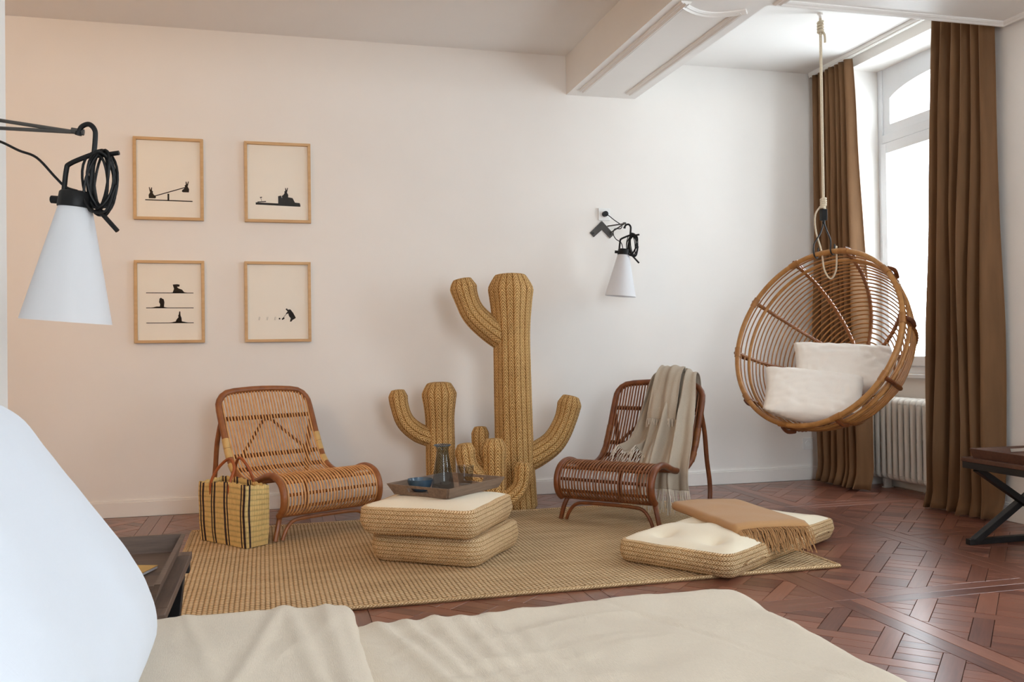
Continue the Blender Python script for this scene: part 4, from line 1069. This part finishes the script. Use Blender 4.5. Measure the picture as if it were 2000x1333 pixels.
# ------------------------------------------------------------------ bed
BX, BXe, BYn, BYf, BZ = -.70, 1.09, .28, 1.995, .392
bed = tag(empty('bed', ((BX + BXe) / 2, (BYn + BYf) / 2, 0)), 'bed with rumpled natural linen cover in the foreground', 'bed'); bc = Vector(bed.location)
def drape_box(x0, x1, y0, y1, zt, r, drop, seed, wr, lip=None):
    ex = (drop - r) + r * PI / 2
    A0, A1, B0, B1 = x0 + r - ex, x1 - r + ex, y0 + r - ex, y1 - r + ex
    def f(u, v):
        a, b = lerp(A0, A1, u), lerp(B0, B1, v)
        qx = max(0, a - (x1 - r)) - max(0, (x0 + r) - a); qy = max(0, b - (y1 - r)) - max(0, (y0 + r) - b)
        ca, cb = max(x0 + r, min(x1 - r, a)), max(y0 + r, min(y1 - r, b)); L = math.hypot(qx, qy)
        if L > ex: qx *= ex / L; qy *= ex / L; L = ex
        if L < 1e-9: o_, dn, dx, dy = 0, 0, 0, 0
        else:
            dx, dy = qx / L, qy / L
            if L <= r * PI / 2: o_, dn = r * math.sin(L / r), r * (1 - math.cos(L / r))
            else: o_, dn = r, r + L - r * PI / 2
        x, y, z = ca + dx * o_, cb + dy * o_, zt - dn
        w = wr(x, y) * (1 if L < r else max(.3, 1 - (L - r) * 2)); k = min(1, L / (r * PI / 2))
        return (x + dx * w * k - bc.x, y + dy * w * k - bc.y, z + w * (1 - k))
    return f
def wr1(x, y):
    w = .007 * nz(x * 2.2, y * 2.6, 1) + .006 * nz(x * 3 + y * 9, y * 3 - x * 6, 2) + .003 * nz(x * 16, y * 9, 3)
    w += .014 * math.exp(-((y - 1.95) / .10) ** 2) * math.exp(-((x - .87) / .26) ** 2)
    for k in range(6): w += .009 * math.exp(-((x - .22 - .055 * k - .22 * (1.85 - y) * (1 - .25 * k)) / .017) ** 2) * max(0, 1 - .15 * k)
    w += .006 * (1 - abs(nz(x * 3.1 + y * 2.2, y * 6.5 - x * 1.5, 5))) ** 7 * max(0, nz(x * 1.3, y * 1.3, 9) + .45)
    w += .003 * (1 - abs(nz(x * 9 + y * 3, y * 15 - x * 4, 15))) ** 6 * max(0, nz(x * 2.3, y * 2.3, 19) + .4)
    w -= .003 * math.exp(-((x - .76 - .45 * (1.8 - y)) / .007) ** 2)
    return w
MB().grid(drape_box(BX, BXe, BYn, BYf, BZ, .07, .35, 1, wr1), 320, 280).build('bedspread', 'bedspread', bed, ang=180)
def wr2(x, y):
    e = max(0, (x - .02) / .10)
    w = .004 * nz(x * 2.5, y * 3, 8) + .004 * nz(x * 7 - y * 2, y * 2.5, 12) + .003 * nz(x * 14, y * 12, 3)
    w += .006 * (1 - abs(nz(x * 6 + y * 2.2, y * 3.5 - x * 1.5, 25))) ** 7 * max(0, nz(x * 1.7, y * 1.7, 29) + .5)
    for k, (xx, sl) in enumerate(((.03, .10), (-.02, -.16), (.10, .03), (-.16, .2))): w += (.007 if k < 3 else .005) * math.exp(-((x - xx - sl * (1.85 - y)) / .016) ** 2)
    return w
MB().grid(drape_box(BX - .01, .155, BYn - .004, BYf + .008, BZ + .034, .03, .30, 2, wr2), 220, 240).build('folded_sheet', 'bedspread', bed, ang=180, solid=.003)
MB().bx(BX + .02 - bc.x, BXe - .03 - bc.x, BYn + .03 - bc.y, BYf - .03 - bc.y, .22, BZ - .025).build('mattress', 'white_cotton', bed, smooth=False, bevel=.03)
MB().bx(BX + .02 - bc.x, BXe - .04 - bc.x, BYn + .04 - bc.y, BYf - .04 - bc.y, .08, .22).build('bed_base', 'bedspread', bed, smooth=False)
for sx in (BX + .08, BXe - .1):
    for sy in (BYn + .1, BYf - .1): MB().bx(sx - .03 - bc.x, sx + .03 - bc.x, sy - .03 - bc.y, sy + .03 - bc.y, 0, .08).build('bed_leg', 'blackmetal', bed, smooth=False)
la = math.radians(57)
bp_ = pillow('bed_pillow', None, .96, .58, .24, 'white_cotton', 5, None, wr=.004, pinch=.03)
zax = Vector((math.sin(la), -.10, math.cos(la))); xax = Vector((0, 1, 0))
bp_.matrix_world = Matrix.Translation((-.415, 1.44, .640)) @ frame(xax, zax)
tag(bp_, 'large white bed pillow propped up at the left foreground', 'pillow')
